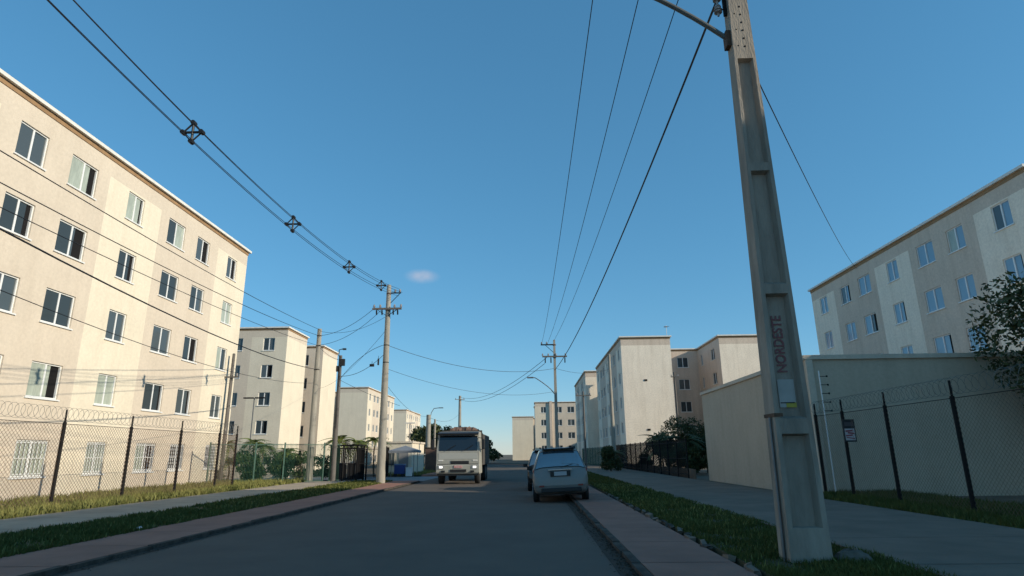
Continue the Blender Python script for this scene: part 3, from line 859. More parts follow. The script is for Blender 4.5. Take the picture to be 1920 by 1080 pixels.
# ================================================================= FENCES
def chain_fence(label, pts, H, groupless=True, coil=True, pitch=.13, wr=.0058):
    t = thing('chain_link_fence', label, 'fence', (pts[0][0], pts[0][1], 0))
    o0 = Vector((pts[0][0], pts[0][1], 0))
    for k, pnt in enumerate(pts):
        q = Vector((*pnt, 0)) - o0
        b = MB(); b.tube([q + Vector((0, 0, -.2)), q + Vector((0, 0, H))], .055, 7)
        b.tube([q + Vector((0, 0, H)), q + Vector((.0, 0, H + .38))], .03, 5)
        b.build('post', DARKM, t)
    wm = mat('chain_link_wire', (.17, .105, .07), .75)
    cm = mat('razor_wire', (.20, .18, .16), .45, metal=.6)
    for a, c in zip(pts[:-1], pts[1:]):
        A, Cc = Vector((*a, 0)) - o0, Vector((*c, 0)) - o0
        d = Cc - A; L = d.length; d.normalize()
        b = MB()
        z0_, z1_ = .08, H - .05
        hh = z1_ - z0_
        n = int((L + hh) / pitch)
        for sgn in (1, -1):
            for k in range(n):
                s0 = -hh + k * pitch
                s1 = s0 + hh
                a0, a1 = max(s0, 0), min(s1, L)
                if a1 - a0 < .02: continue
                if sgn > 0: za, zb_ = z0_ + (a0 - s0), z0_ + (a1 - s0)
                else: za, zb_ = z1_ - (a0 - s0), z1_ - (a1 - s0)
                b.tube([A + d * a0 + Vector((0, 0, za)), A + d * a1 + Vector((0, 0, zb_))], wr, 3, cap=False)
        kind(b.build('wire_mesh', wm, t), 'stuff')
        for z in (z0_, z1_):
            b = MB(); b.tube([A + Vector((0, 0, z)), Cc + Vector((0, 0, z))], .009, 5); b.build('rail_wire', DARKM, t)
        if coil:
            b = MB(); pts_ = []
            turns = int(L / .22)
            up_ = Vector((0, 0, 1)); sd = d.cross(up_)
            for k in range(turns * 10 + 1):
                th = 2 * math.pi * k / 10
                pts_.append(A + d * (L * k / (turns * 10)) + up_ * (H + .24 + .21 * math.sin(th)) + sd * .21 * math.cos(th))
            b.tube(pts_, .0055, 3)
            kind(b.build('razor_coil', cm, t), 'stuff')
    return t
lf = chain_fence('chain-link fence with black posts and razor coil before the nearest left block',
                 [(-14.25, y) for y in (9.1, 12.3, 15.5, 18.7, 21.95, 25.2, 28.4, 30.1)], 2.6)
rf = chain_fence('dark chain-link fence with razor coil in front of the low tan building',
                 [(10.25, 12.2), (10.25, 15.2), (10.25, 18.1), (10.25, 20.6), (10.2, 22.4)], 2.75, pitch=.12, wr=.003)
t = thing('electric_fence_mast', 'slim pale electric fence mast with rungs at the corner of the low tan building', 'fence mast', (10.3, 21.9, 2.6))
MB().tube([(0, 0, -2.5), (0, 0, 1.65)], .022, 6).build('mast', FRAME, t)
for k in range(5):
    b = MB(); b.tube([(0, -.02, 0), (.22, -.02, 0)], .012, 5); b.lathe((.25, -.02, 0), [(.03, -.03), (.03, .03)], 6)
    link(b.mesh('insulator_rung', DARKM), 'insulator_rung', t, (0, 0, .25 + .3 * k))
t = thing('fence_sign', 'small black framed red and white notice fixed to the right fence post', 'sign', (10.2, 20.2, 1.78))
t.rotation_euler = (0, 0, R(-6))
b = MB(); b.box((0, 0, .34), (.36, .03, .70)); b.build('frame', BLACKP, t)
b = MB(); b.box((0, -.02, .22), (.29, .008, .36)); b.build('panel', mat('sign_white', (.55, .50, .50), .6, noise=.1), t)
b = MB(); 
for k, (x, z, w, h) in enumerate([(-.02, .33, .22, .05), (.03, .26, .2, .05), (-.03, .19, .2, .045), (.0, .11, .24, .03)]): b.box((x, -.026, z), (w, .006, h), 0, Matrix.Rotation(R(8 if k % 2 else -5), 3, 'Y'))
b.build('red_stripe', mat('sign_red', (.30, .06, .07), .6), t)
b = MB(); b.box((0, -.018, .54), (.26, .006, .12)); b.build('dark_panel', mat('sign_grey', (.07, .06, .065), .6), t)

def bar_fence(name, label, pts, H, step, m, rb=.012, post_every=2.4, rails=(.12, .5, .92)):
    t = thing(name, label, 'fence', (pts[0][0], pts[0][1], 0))
    o0 = Vector((pts[0][0], pts[0][1], 0))
    bb = MB(); bb.tube([(0, 0, .06), (0, 0, H)], rb, 4); bar = bb.mesh('bar', m)
    pb = MB(); pb.box((0, 0, H / 2), (.07, .07, H + .12)); post = pb.mesh('post', m)
    nb = 0
    rest = MB()
    for a, c in zip(pts[:-1], pts[1:]):
        A, Cc = Vector((*a, 0)) - o0, Vector((*c, 0)) - o0
        d = Cc - A; L = d.length; d.normalize(); rz = math.atan2(d.y, d.x)
        for k in range(int(L / post_every) + 1):
            link(post, 'post', t, A + d * min(L, k * post_every), (0, 0, rz))
        for fr in rails:
            rbm = MB(); rbm.box((0, 0, 0), (L, .03, .035)); link(rbm.mesh('rail', m), 'rail', t, (A + Cc) / 2 + Vector((0, 0, H * fr)), (0, 0, rz))
        for k in range(1, int(L / step)):
            q = A + d * (k * step)
            if nb < 290: link(bar, 'bar', t, q); nb += 1
            else: rest.tube([q + Vector((0, 0, .06)), q + Vector((0, 0, H))], rb, 4)
    if rest.f: kind(rest.build('bar', m, t), 'stuff')
    return t
gf = bar_fence('green_fence', 'dark green bar fence in front of the palms on the left', [(-17.2, 33.4), (-14.2, 36.1), (-11.6, 38.4)], 2.25, .075, GREENM, .011, rails=(.05, .97))
df = bar_fence('dark_fence', 'dark steel bar fence seen edge-on left of the driveway', [(-11.5, 38.6), (-10.0, 42.4), (-10.4, 46.4)], 2.1, .11, DARKM, .013)
rgf = bar_fence('bar_fence', 'black steel bar fence before the shrubs on the right', [(9.2, 37.2), (8.9, 66.0)], 2.3, .14, DARKM, .013)
rg2 = bar_fence('green_fence', 'green bar fence along the right pavement beyond the silver car', [(8.6, 66.5), (7.6, 92)], 2.2, .2, GREENM, .014)
t = thing('garden_wall', 'low pale wall under the shrubs on the right', 'wall', (9.5, 37, 0))
b = MB(); b.box((0, 14.5, .25), (.18, 29, .62)); b.build('wall', PATH, t)
t = thing('garden_wall', 'beige garden wall with small openings behind the green fence', 'wall', (-26, 47, 0))
b = MB(); b.box((3.5, 0, 1.0), (9.0, .2, 2.1)); b.build('wall', BEIGE, t)
for x in (1.2, 3.9, 6.3):
    b = MB(); b.box((x, -.115, 1.25), (.5, .04, .5)); b.build('vent_block', DARKM, t)

# dark cage enclosure by the driveway
t = thing('bin_enclosure', 'dark roofed steel bar enclosure beside the driveway on the left', 'enclosure', (-12.6, 39.6, 0))
b = MB(); b.box((.85, .8, 2.18), (1.9, 1.8, .08)); b.build('roof', DARKM, t)
for x in (0, 1.7):
    for y in (0, 1.6):
        b = MB(); b.box((x, y, 1.07), (.09, .09, 2.14)); b.build('post', DARKM, t)
bb = MB(); bb.box((0, 0, 1.05), (.03, .03, 1.95)); bar = bb.mesh('bar', DARKM)
for k in range(1, 15):
    link(bar, 'bar', t, (k * 1.7 / 15, 0, 0)); link(bar, 'bar', t, (k * 1.7 / 15, 1.6, 0))
for k in range(1, 14):
    link(bar, 'bar', t, (0, k * 1.6 / 14, 0)); link(bar, 'bar', t, (1.7, k * 1.6 / 14, 0))
b = MB()
for z in (.1, 2.0):
    for y in (0, 1.6): b.box((.85, y, z), (1.61, .034, .05))
b.build('rail', DARKM, t)
for k, (x, y) in enumerate(((.45, .8), (1.2, .85))):
    w_ = thing('waste_bin', ['dark grey waste bin at the left inside the steel enclosure', 'dark grey waste bin at the right inside the steel enclosure'][k], 'bin', (-12.6 + x, 39.6 + y, .0), 0, 'bins in the enclosure')
    b = MB(); b.box((0, 0, .55), (.5, .55, .9)); b.build('body', mat('bin_grey', (.04, .045, .055), .6), w_, bevel=.04)
    b = MB(); b.box((0, 0, 1.04), (.56, .62, .09)); b.build('lid', mat('bin_lid', (.03, .04, .07), .5), w_, bevel=.03)

# ================================================================= GUARD HOUSE, VENDOR TENT, FAR LEFT THINGS
t = thing('guard_house', 'small flat-roofed cream guard house at the left entrance', 'guard house', (-11.7, 49, 0))
b = MB(); b.box((1.25, 2.75, 1.2), (2.5, 5.5, 2.5)); b.build('wall', CREAM, t)
b = MB(); b.box((1.25, 2.75, 2.51), (2.66, 5.66, .14)); b.build('roof', BEIGE, t)
b = MB(); b.box((.75, -.03, 1.25), (.8, .06, .9)); b.build('window', GLASSB, t)
b = MB(); b.box((1.85, -.03, .98), (.75, .06, 1.95)); b.build('door', mat('grey_door', (.25, .25, .25), .6), t)
t = thing('vendor_tent', 'flat grey canopy on thin posts in front of the guard house', 'canopy', (-9.3, 46.6, 0))
b = MB()
ap = (0.05, 0, 2.22); cs = [(-1.05, -.8, 1.86), (1.1, -.8, 1.86), (1.1, .8, 1.86), (-1.05, .8, 1.86)]
for k in range(4):
    a, c = cs[k], cs[(k + 1) % 4]
    b.quad(a, c, ap); b.quad((a[0], a[1], a[2] - .16), (c[0], c[1], c[2] - .16), c, a)
o = b.build('canopy', mat('grey_canvas', (.22, .235, .26), .85, noise=.12), t)
sm = o.modifiers.new('solid', 'SOLIDIFY'); sm.thickness = .01
for x in (-1.0, 1.05):
    for y in (-.75, .75):
        b = MB(); b.tube([(x * .8, y, 0), (x * .8, y, 1.9)], .025, 6); b.build('post', STEEL, t)
t = thing('cooler_cart', 'dark blue wheeled cooler cart under the grey canopy', 'cart', (-9.55, 46.3, 0))
BLUE = mat('blue_plastic', (.02, .055, .22), .5)
b = MB(); b.box((0, 0, .52), (.75, .55, .62)); b.build('body', BLUE, t, bevel=.03)
b = MB(); b.box((0, 0, .87), (.79, .59, .08)); b.build('lid', mat('light_blue_lid', (.16, .26, .42), .5), t, bevel=.02)
for x in (-.27, .27):
    b = MB(); b.lathe((x, -.24, .14), [(.14, -.03), (.14, .03)], 12, 'y'); b.build('wheel', BLACKR, t)
t = thing('foam_box', 'white foam box standing right beside the blue cooler cart', 'box', (-8.85, 46.2, 0))
b = MB(); b.box((0, 0, .32), (.42, .4, .55)); b.build('body', FRAME, t, bevel=.02)
b = MB(); b.box((0, 0, .63), (.46, .44, .07)); b.build('lid', FRAME, t, bevel=.02)
t = thing('boundary_wall', 'dark reddish brown boundary wall between the guard house and the truck', 'wall', (-8.9, 56, 0))
b = MB(); b.box((1.2, 0, 1.0), (3.2, .22, 2.2)); b.build('wall', mat('red_brown_brick', (.14, .085, .065), .9, noise=.25, nscale=3), t)
b = MB(); b.box((1.2, 0, 2.14), (3.3, .3, .1)); b.build('coping', KERB, t)
t = thing('yard_lamp', 'small flat-headed lamp post rising above the guard house roof', 'lamp post', (-15.0, 78, 0))
MB().tube([(0, 0, 0), (0, 0, 5.4)], .06, 6).build('post', STEEL, t)
b = MB(); b.box((0, 0, 5.45), (1.3, .4, .14)); b.build('lamp_head', CAPW, t)
o = MB()
o.quad((0, 0, 0), (.25, .03, .02), (.2, .18, .1), (.02, .16, .04)); o.quad((.2, .18, .1), (.32, .05, .05), (.25, .03, .02)); o.quad((.02, .16, .04), (.2, .18, .1), (.1, .25, .01))
lit = o.build('litter', mat('white_plastic_bag', (.55, .57, .62), .6)); lit.location = (-8.3, 13.3, .075)
lit.scale = (.6, .6, .6)
tag(lit, 'crumpled white plastic bag lying at the grass edge in the left foreground', 'litter')

# ================================================================= PLANTS
LEAF = mat('palm_leaf', (.17, .19, .045), .55, spec=.3, col2=(.10, .135, .03), nscale=2)
LEAFD = mat('dark_leaf', (.085, .10, .034), .65, spec=.3, col2=(.035, .05, .017), nscale=1.2)
TRUNK = mat('palm_trunk', (.16, .125, .09), .9, noise=.3, nscale=6)
def frond_mesh(L, m, droop=.55, n=13, lw=.05, ll=.42):
    b = MB(); pts = []
    for k in range(n + 1):
        s = k / n; pts.append(Vector((L * s * (1 - .12 * s), 0, L * (.55 * s - (.55 + droop) * s * s))))
    b.tube(pts, [.018 * (1 - .8 * k / n) for k in range(n + 1)], 4)
    for k in range(2, n + 1):
        p = pts[k]; tan = (pts[k] - pts[k - 1]).normalized()
        l = ll * L * (1 - abs(k / n - .45) * 1.1)
        for sd in (-1, 1):
            tip = p + tan * l * .55 + Vector((0, sd * l * .8, -l * .35))
            mid = p.lerp(tip, .45) + Vector((0, 0, l * .10))
            wv = tan * lw * L
            b.quad(p - wv * .4, mid - wv, mid + wv, p + wv * .4); b.quad(mid - wv, tip, mid + wv)
    return b.mesh('frond', m)
FR = [frond_mesh(1.0, LEAF), frond_mesh(1.0, LEAF, .8, 11)]
FRD = [frond_mesh(1.0, LEAFD), frond_mesh(1.0, LEAFD, .8, 11)]
def palm(label, loc, H, L, n=11, dark=False, r=.06, group='young palms'):
    t = thing('palm', label, 'palm', loc, random.uniform(0, 6), group)
    pts = [(0.05 * math.sin(k * .7), 0.04 * math.cos(k), H * k / 5 - (.1 if k == 0 else 0)) for k in range(6)]
    MB().tube(pts, [r * (1.2 - .5 * k / 5) for k in range(6)], 8).build('trunk', TRUNK, t)
    for k in range(n):
        a = 2.4 * k; tl = random.uniform(-1.05, .1)
        link(random.choice(FRD if dark else FR), 'frond', t, (pts[-1][0], pts[-1][1], H - .03), (0, tl, a), [L * random.uniform(.8, 1.1)] * 3)
    return t
def leaf_cloud(centers, n, size, seed, m, name='foliage'):
    rg = np.random.default_rng(seed)
    b_v = []; b_f = []
    idx = rg.integers(0, len(centers), n)
    i = 0
    for k in idx:
        cx, cy, cz, rx, ry, rz_ = centers[k]
        u_ = rg.normal(0, 1, 3); u_ /= np.linalg.norm(u_)
        rr = rg.uniform(.35, 1.0) ** .6
        c = np.array([cx + u_[0] * rx * rr, cy + u_[1] * ry * rr, cz + u_[2] * rz_ * rr])
        d1 = rg.normal(0, 1, 3); d1 /= np.linalg.norm(d1); d2 = np.cross(d1, rg.normal(0, 1, 3)); d2 /= (np.linalg.norm(d2) + 1e-6)
        s = size * rg.uniform(.6, 1.3)
        b_v += [tuple(c - d1 * s), tuple(c + d2 * s * .45), tuple(c + d1 * s), tuple(c - d2 * s * .45)]
        b_f.append((i, i + 1, i + 2, i + 3)); i += 4
    me = bpy.data.meshes.new(name); me.from_pydata(b_v, [], b_f); me.materials.append(m)
    return me
def bush(label, loc, w, h, n, size, m, seed, group, name='shrub', cat='shrub', stem_h=.35, squash=.75):
    t = thing(name, label, cat, loc, 0, group)
    rn = random.Random(seed)
    cs = []
    for k in range(9):
        a = rn.uniform(0, 6.28); q = rn.uniform(.15, .75)
        cs.append((math.cos(a) * w * .5 * q, math.sin(a) * w * .5 * q, h * rn.uniform(stem_h, .85), w * rn.uniform(.16, .3), w * rn.uniform(.16, .3), h * rn.uniform(.12, .24)))
    link(leaf_cloud(cs, n, size, seed, m), 'foliage', t)
    b = MB()
    b.tube([(0, 0, -.1), (.02, .02, h * stem_h)], [.03 + h * .018, .02 + h * .012], 7)
    for c in cs[:6]: b.tube([(0, 0, h * stem_h * .6), (c[0] * .5, c[1] * .5, (h * stem_h + c[2]) * .5), (c[0], c[1], c[2])], [.02 + h * .009, .016 + h * .006, .008], 5)
    b.build('stem', TRUNK, t)
    return t
palm('yellow-green young palm between the nearest block and the green fence, leftmost', (-20.6, 42, 0), 2.3, 1.05, 13)
palm('yellow-green young palm in front of the shaded side wall behind the green fence', (-18.9, 42.5, 0), 2.35, 1.15, 14)
palm('shorter yellow-green palm right of the one before the shaded side wall', (-18.0, 42, 0), 2.1, 1.0, 13)
palm('short bushy palm hugging the green fence at its left end', (-18.4, 38.2, 0), 1.1, 1.0, 13)
palm('small palm behind the green fence just left of the plain pale pole', (-15.9, 41, 0), 1.7, 1.0, 13)
palm('leaning palm left of the round concrete pole, above the dark enclosure', (-13.3, 43.5, 0), 2.4, 1.15, 13)
palm('young palm with trunk just left of the round concrete pole', (-12.2, 44, 0), 2.3, 1.2, 13)
palm('young palm against the far block base behind the round pole', (-11.9, 48, 0), 2.5, 1.2, 11)
LEAFM = mat('shrub_leaf', (.075, .105, .03), .6, spec=.3, col2=(.04, .07, .02), nscale=2)
for k, (x, y, w, h, lab) in enumerate([(-18.9, 37.0, 1.8, 1.1, 'low green shrub at the foot of the thin yard pole'),
                                       (-16.9, 38.2, 2.2, 1.7, 'green shrub behind the green fence, beside the first palm'),
                                       (-15.4, 38.8, 2.0, 1.5, 'round green shrub midway behind the green fence'),
                                       (-17.9, 39.9, 2.2, 2.0, 'tall leafy shrub between the two left palms and the green fence'),
                                       (-16.1, 40.6, 2.2, 2.1, 'tallest green shrub in the middle of the green fence'),
                                       (-14.3, 39.6, 2.0, 1.8, 'green shrub right behind the plain pale pole'),
                                       (-13.6, 41.2, 1.8, 1.6, 'dense shrub behind the left end of the dark enclosure')]):
    bush(lab, (x, y, 0), w, h, 2200, .075, LEAFM, 30 + k, 'shrubs behind the green fence', squash=.6, stem_h=.2)
# right side: dark shrubs and small trees
for k, (x, y, w, h, lab) in enumerate([(10.6, 49, 3.2, 3.0, 'dark shrub under the blank sunlit end wall, leftmost of the dense clump'),
                                       (12.4, 50.5, 3.6, 4.2, 'tallest dark shrub of the dense clump under the recess'),
                                       (13.9, 50, 3.2, 3.9, 'dark shrub of the dense clump nearest the low tan building'),
                                       (11.9, 46, 2.2, 2.0, 'lower dark shrub in front of the dense clump'),
                                       (12.9, 45.5, 2.0, 1.8, 'dark shrub against the far corner of the low tan building'),
                                       (6.6, 52, 2.0, 2.3, 'dark shrub just right of the parked silver car'),
                                       (9.9, 55, 1.6, 1.5, 'small dark bush behind the black bar fence, nearest its far end')]):
    bush(lab, (x, y, 0), w, h, 4200, .095, LEAFD, 50 + k, 'dark shrubs on the right', stem_h=.15)
palm('dark palm with one arching frond above the shrub clump on the right', (10.4, 50.5, 0), 2.5, 1.7, 9, True)
palm('dark palm at the foot of the street-front pole on the right', (7.4, 57, 0), 1.3, 1.5, 11, True)
palm('dark palm just inside the black bar fence under the blank end wall', (9.9, 47.5, 0), 1.6, 1.5, 12, True)
palm('dark palm behind the shrub clump, touching the blank end wall edge', (11.2, 55, 0), 2.3, 1.7, 12, True)
palm('dark spreading palm on the right of the clump by the low tan building', (11.6, 47.5, 0), 2.1, 1.9, 12, True)
palm('dark palm in front of the recess beside the telecom post', (13.3, 53, 0), 3.2, 1.8, 10, True)
# trees far off and beside the frame
def tree(label, loc, w, h, n, size, m, seed, group):
    return bush(label, loc, w, h, n, size, m, seed, group, 'tree', 'tree', .38)
tree('leafy dark tree beyond the truck, left of its cab', (-12.5, 82, 0), 5.0, 6.2, 2600, .22, LEAFD, 71, 'trees beyond the truck')
tree('second dark tree beyond the truck, farther back', (-19.0, 112, 0), 7.5, 7.0, 2600, .30, LEAFD, 72, 'trees beyond the truck')
tree('low dark tree at the bend of the street behind the truck', (-8.0, 108, -1), 6.0, 5.5, 2400, .28, LEAFD, 73, 'trees beyond the truck')
tree('broad green tree added at the far right edge to shade the low tan building', (18.6, 19.9, 0), 6.0, 9.2, 15000, .10, LEAFD, 74, None)  # invented tree, placed to keep sun off the low building's near wall

# ================================================================= VEHICLES
def cr(P0, P1, P2, P3, t):
    return 0.5 * ((2 * P1) + (-P0 + P2) * t + (2 * P0 - 5 * P1 + 4 * P2 - P3) * t * t + (-P0 + 3 * P1 - 3 * P2 + P3) * t ** 3)
class Loft:
    """stations: list of (y, [(x,z)...]) half sections from sill centre over the side to the roof centre"""
    def __init__(s, st):
        s.G = np.array([[(x, y + (q[2] if len(q) > 2 else 0), z) for q in sec for (x, z) in [q[:2]]] for y, sec in st])
    def at(s, u, v):
        G = s.G; nu, nv = G.shape[:2]
        def idx(a, n):
            i = int(min(max(math.floor(a), 0), n - 2)); return i, a - i
        i, fu = idx(u, nu); 
        def row(k):
            k = min(max(k, 0), nu - 1)
            j, fv = idx(v, nv)
            g = lambda q: G[k, min(max(q, 0), nv - 1)]
            return cr(g(j - 1), g(j), g(j + 1), g(j + 2), fv)
        return cr(row(i - 1), row(i), row(i + 1), row(i + 2), fu)
    def nrm(s, u, v):
        e = .02
        a = s.at(u + e, v) - s.at(u - e, v); b_ = s.at(u, v + e) - s.at(u, v - e)
        n = np.cross(b_, a); l = np.linalg.norm(n)
        return n / l if l > 1e-9 else np.array([0, 0, 1.0])
    def grid(s, us, vs, off=0.0, mirror=False):
        b = MB(); nu, nv = len(us), len(vs)
        for u in us:
            for v in vs:
                p = s.at(u, v)
                if off:
                    n = s.nrm(u, v)
                    if n[0] < -0.2: n = -n
                    p = p + n * off
                b.v.append(((-p[0] if mirror else p[0]), p[1], p[2]))
        for i in range(nu - 1):
            for j in range(nv - 1):
                q = (i * nv + j, i * nv + j + 1, (i + 1) * nv + j + 1, (i + 1) * nv + j)
                b.f.append(q if not mirror else tuple(reversed(q))); b.m.append(0)
        return b
def lin(a, c, n): return [a + (c - a) * k / (n - 1) for k in range(n)]
def wheel(parent, loc, r, w, rimm, side):
    b = MB(); b.lathe((0, 0, 0), [(r * .62, -w / 2), (r * .93, -w / 2), (r, -w / 2 + .03), (r, w / 2 - .03), (r * .93, w / 2), (r * .62, w / 2)], 24, 'x')
    wo = b.build('wheel', BLACKR, parent, smooth=True); wo.location = loc
    b = MB(); b.lathe((side * (w / 2 - .015), 0, 0), [(r * .60, -.02), (r * .60, .02), (r * .2, .025)], 18, 'x')
    for k in range(5):
        a = k * 2 * math.pi / 5; b.box((side * (w / 2 + .005), math.cos(a) * r * .35, math.sin(a) * r * .35), (.02, .06, r * .45), 0, Matrix.Rotation(-a + math.pi / 2, 3, 'X'))
    b.build('rim', rimm, wo)
    return wo
def car(label, loc, rz, tilt, paint, glass, group='cars parked along the right kerb', name='parked_car'):
    t = thing(name, label, 'car', loc, rz, group)
    t.rotation_euler = (0, tilt, rz)
    # half-section recipe: (width low, width mid, belt half width, belt z, roof half width, roof z, sill z)
    def sec(wl, wm, wb, zb_, wr, zr, zs):
        return [(0, zs), (wl * .8, zs), (wl, zs + .10), (wm, (zs + zb_) * .5), (wm * .985, zb_ - .10), (wb, zb_), (wb * .35 + wr * .65, zb_ + (zr - zb_) * .66), (wr, zr - .05), (wr * .78, zr - .005), (wr * .4, zr + .012), (0, zr + .016)]
    st = [(0.00, sec(.70, .74, .70, .62, .60, .66, .40)),
          (0.05, sec(.80, .85, .82, .80, .74, .84, .33)),
          (0.13, sec(.83, .875, .86, .95, .80, 1.00, .28)),
          (0.24, sec(.84, .88, .865, 1.00, .72, 1.28, .25)),
          (0.42, sec(.84, .885, .87, 1.00, .62, 1.56, .24)),
          (0.62, sec(.84, .885, .87, 1.00, .595, 1.635, .24)),
          (1.20, sec(.84, .885, .87, .99, .60, 1.66, .24)),
          (2.00, sec(.84, .885, .87, .97, .60, 1.65, .24)),
          (2.55, sec(.84, .885, .865, .96, .57, 1.57, .24)),
          (3.15, sec(.84, .88, .85, .96, .60, 1.16, .24)),
          (3.45, sec(.83, .875, .83, .93, .72, .99, .24)),
          (3.95, sec(.78, .83, .78, .84, .66, .88, .25)),
          (4.15, sec(.66, .70, .66, .66, .52, .70, .30))]
    lf_ = Loft(st)
    us = []
    for k in range(len(st) - 1): us += [k, k + .25, k + .5, k + .75]
    us.append(len(st) - 1.0)
    vs_ = lin(0, 10, 41)
    full = MB()
    for mir in (False, True):
        g = lf_.grid(us, vs_, 0, mir); o_ = len(full.v)
        full.v += g.v; full.f += [tuple(o_ + i for i in f) for f in g.f]; full.m += g.m
    # end caps
    for row in (0, len(us) - 1):
        n_ = len(vs_); base0 = row * n_; off2 = len(us) * n_
        loop = [base0 + j for j in range(n_)] + [off2 + base0 + j for j in reversed(range(n_))]
        full.f.append(tuple(loop if row else reversed(loop))); full.m.append(0)
    body = full.build('body', paint, t, smooth=True)
    wd = body.modifiers.new('weld', 'WELD'); wd.merge_threshold = .0008
    def patch(nm, u0_, u1_, v0_, v1_, m, off=.010, sides=(0, 1), n=9, k=13, par=t):
        if v1_ >= 10 and sides == (0, 1):            # patch that crosses the centre line: one mesh
            vv = lin(v0_, 10, k); uu = lin(u0_, u1_, n); B = MB()
            for u_ in uu:
                row = []
                for v_ in vv:
                    p = lf_.at(u_, v_); nn_ = lf_.nrm(u_, min(v_, 9.9))
                    if nn_[1] > 0 and u_ < 4.2: nn_ = -nn_
                    row.append(p + nn_ * off)
                B.v += [tuple(q) for q in row] + [(-q[0], q[1], q[2]) for q in reversed(row[:-1])]
            W = 2 * k - 1
            for i in range(n - 1):
                for j in range(W - 1): B.f.append((i * W + j, i * W + j + 1, (i + 1) * W + j + 1, (i + 1) * W + j)); B.m.append(0)
            return B.build(nm, m, par, smooth=True)
        for sd in sides:
            B = lf_.grid(lin(u0_, u1_, n), lin(v0_, v1_, k), off, bool(sd))
            B.build(nm, m, par, smooth=True)
    # glass
    rw = patch('rear_window', 2.28, 3.93, 7.02, 10, glass, .009)
    patch('window_seal', 2.18, 4.02, 6.86, 10, BLACKP, .0045)
    patch('side_window', 4.3, 5.95, 5.15, 6.85, glass, .008)
    patch('side_window', 6.05, 7.6, 5.15, 6.85, glass, .008)
    patch('windscreen', 8.1, 8.95, 7.0, 10, glass, .008)
    # tail lamps up the rear corners
    patch('tail_lamp', 1.55, 2.25, 5.0, 6.6, mat('tail_lamp_red', (.22, .03, .025), .25), .010, n=6, k=8)
    patch('tail_lamp_lens', .95, 1.5, 5.0, 6.6, mat('tail_lamp_clear', (.42, .32, .28), .25), .010, n=6, k=8)
    # bumper insert, plate recess, plate, handle, wiper, roof spoiler
    b = MB(); b.box((0, -.015, .37), (1.28, .06, .13)); b.build('bumper_insert', BLACKP, t, bevel=.02)
    b = MB(); b.box((0, .018, .865), (.64, .05, .17)); b.build('plate_recess', BLACKP, t, bevel=.01)
    b = MB(); b.box((0, -.012, .865), (.40, .012, .125)); b.build('number_plate', mat('plate_grey', (.42, .42, .43), .5), t)
    b = MB(); b.box((0, .045, .985), (.78, .05, .035)); b.build('trim_strip', mat('chrome', (.5, .5, .5), .2, metal=.9), t, bevel=.008)
    MB().tube([(.02, .128, 1.06), (.25, .145, 1.10), (.42, .165, 1.14)], .012, 5).build('wiper', BLACKP, t)
    b = MB(); b.box((0, .40, 1.628), (1.06, .22, .03), 0, Matrix.Rotation(R(-4), 3, 'X')); b.build('roof_spoiler', BLACKP, t, bevel=.012)
    for sd in (-1, 1):
        MB().tube([(sd * .575, .75, 1.655), (sd * .58, .85, 1.70), (sd * .585, 2.0, 1.70), (sd * .57, 2.2, 1.66)], .016, 6).build('roof_rail', BLACKP, t)
        b = MB(); b.box((sd * .975, 2.75, 1.02), (.2, .12, .15)); b.build('wing_mirror', BLACKP, t, bevel=.03)
        b = MB(); b.box((sd * .62, -.02, .50), (.16, .02, .05)); b.build('reflector', mat('tail_lamp_red', (.2, .02, .02), .3), t)
        for y in (.78, 3.28):
            # dark wheel-arch lining a little proud of the body side
            b = MB(); b.lathe((sd * .84, y, .31), [(.375, -.045), (.375, .055)], 24, 'x'); b.build('wheel_arch', BLACKP, t)
            wheel(t, (sd * .80, y, .305), .305, .20, mat('alloy', (.35, .35, .36), .35, metal=.7), sd)
    b = MB(); b.box((0, 2.05, .27), (1.45, 3.4, .12)); b.build('underbody', BLACKP, t)
    return t
SILVER = mat('silver_paint', (.25, .232, .212), .42, metal=.2, spec=.4)
BLACKC = mat('black_car_paint', (.015, .016, .018), .2, spec=.6)
CARGL = mat('car_window_glass', (.055, .075, .095), .06, spec=1.0, ior=2.2)
tl = -math.atan(.062 / 1.6)
car('silver compact people carrier parked half on the right pavement, seen from behind', (1.00, 20.35, .031), R(0), tl, SILVER, CARGL)
car('black car parked ahead of the silver one, mostly hidden behind it', (0.80, 26.6, .031), R(0), tl, BLACKC, CARGL)

# --- truck
tr = thing('truck', 'oncoming pale cab-over truck carrying a brown load above its cab', 'truck', (-3.85, 33.7, 0), 0)
TP = mat('truck_paint', (.36, .35, .30), .45, spec=.5, noise=.16, nscale=3)
hw = 1.17
prof = [(0.02, .52), (-.04, .60), (-.05, .98), (0.0, 1.02), (.03, 1.68), (.20, 2.50), (.34, 2.66), (.70, 2.74), (1.75, 2.74), (1.78, .60), (1.70, .52)]
b = MB(); n = len(prof)
for x in (-hw, hw):
    for y, z in prof:
        k_ = 1.0 if z < 1.7 else 1 - .05 * (z - 1.7)
        b.v.append((x * k_, y, z))
b.f.append(tuple(range(n))); b.m.append(0); b.f.append(tuple(reversed(range(n, 2 * n)))); b.m.append(0)
for j in range(n):
    j2 = (j + 1) % n; b.f.append((j2, j, n + j, n + j2)); b.m.append(0)
b.build('cab', TP, tr, bevel=.05, seg=3)
def on_front(name, x, z, w, h, m, t=.03, dy=0.0, par=tr, bev=.008):
    if z < 1.0: y = -.05
    elif z < 1.7: y = .0 + (z - 1.02) * .045
    else: y = .03 + (z - 1.68) * .207
    sl = 0 if z < 1.7 else math.atan(.207)
    b = MB(); b.box((x, y + dy - t * .2, z), (w, t, h), 0, Matrix.Rotation(-sl, 3, 'X'))
    return b.build(name, m, par, bevel=bev)
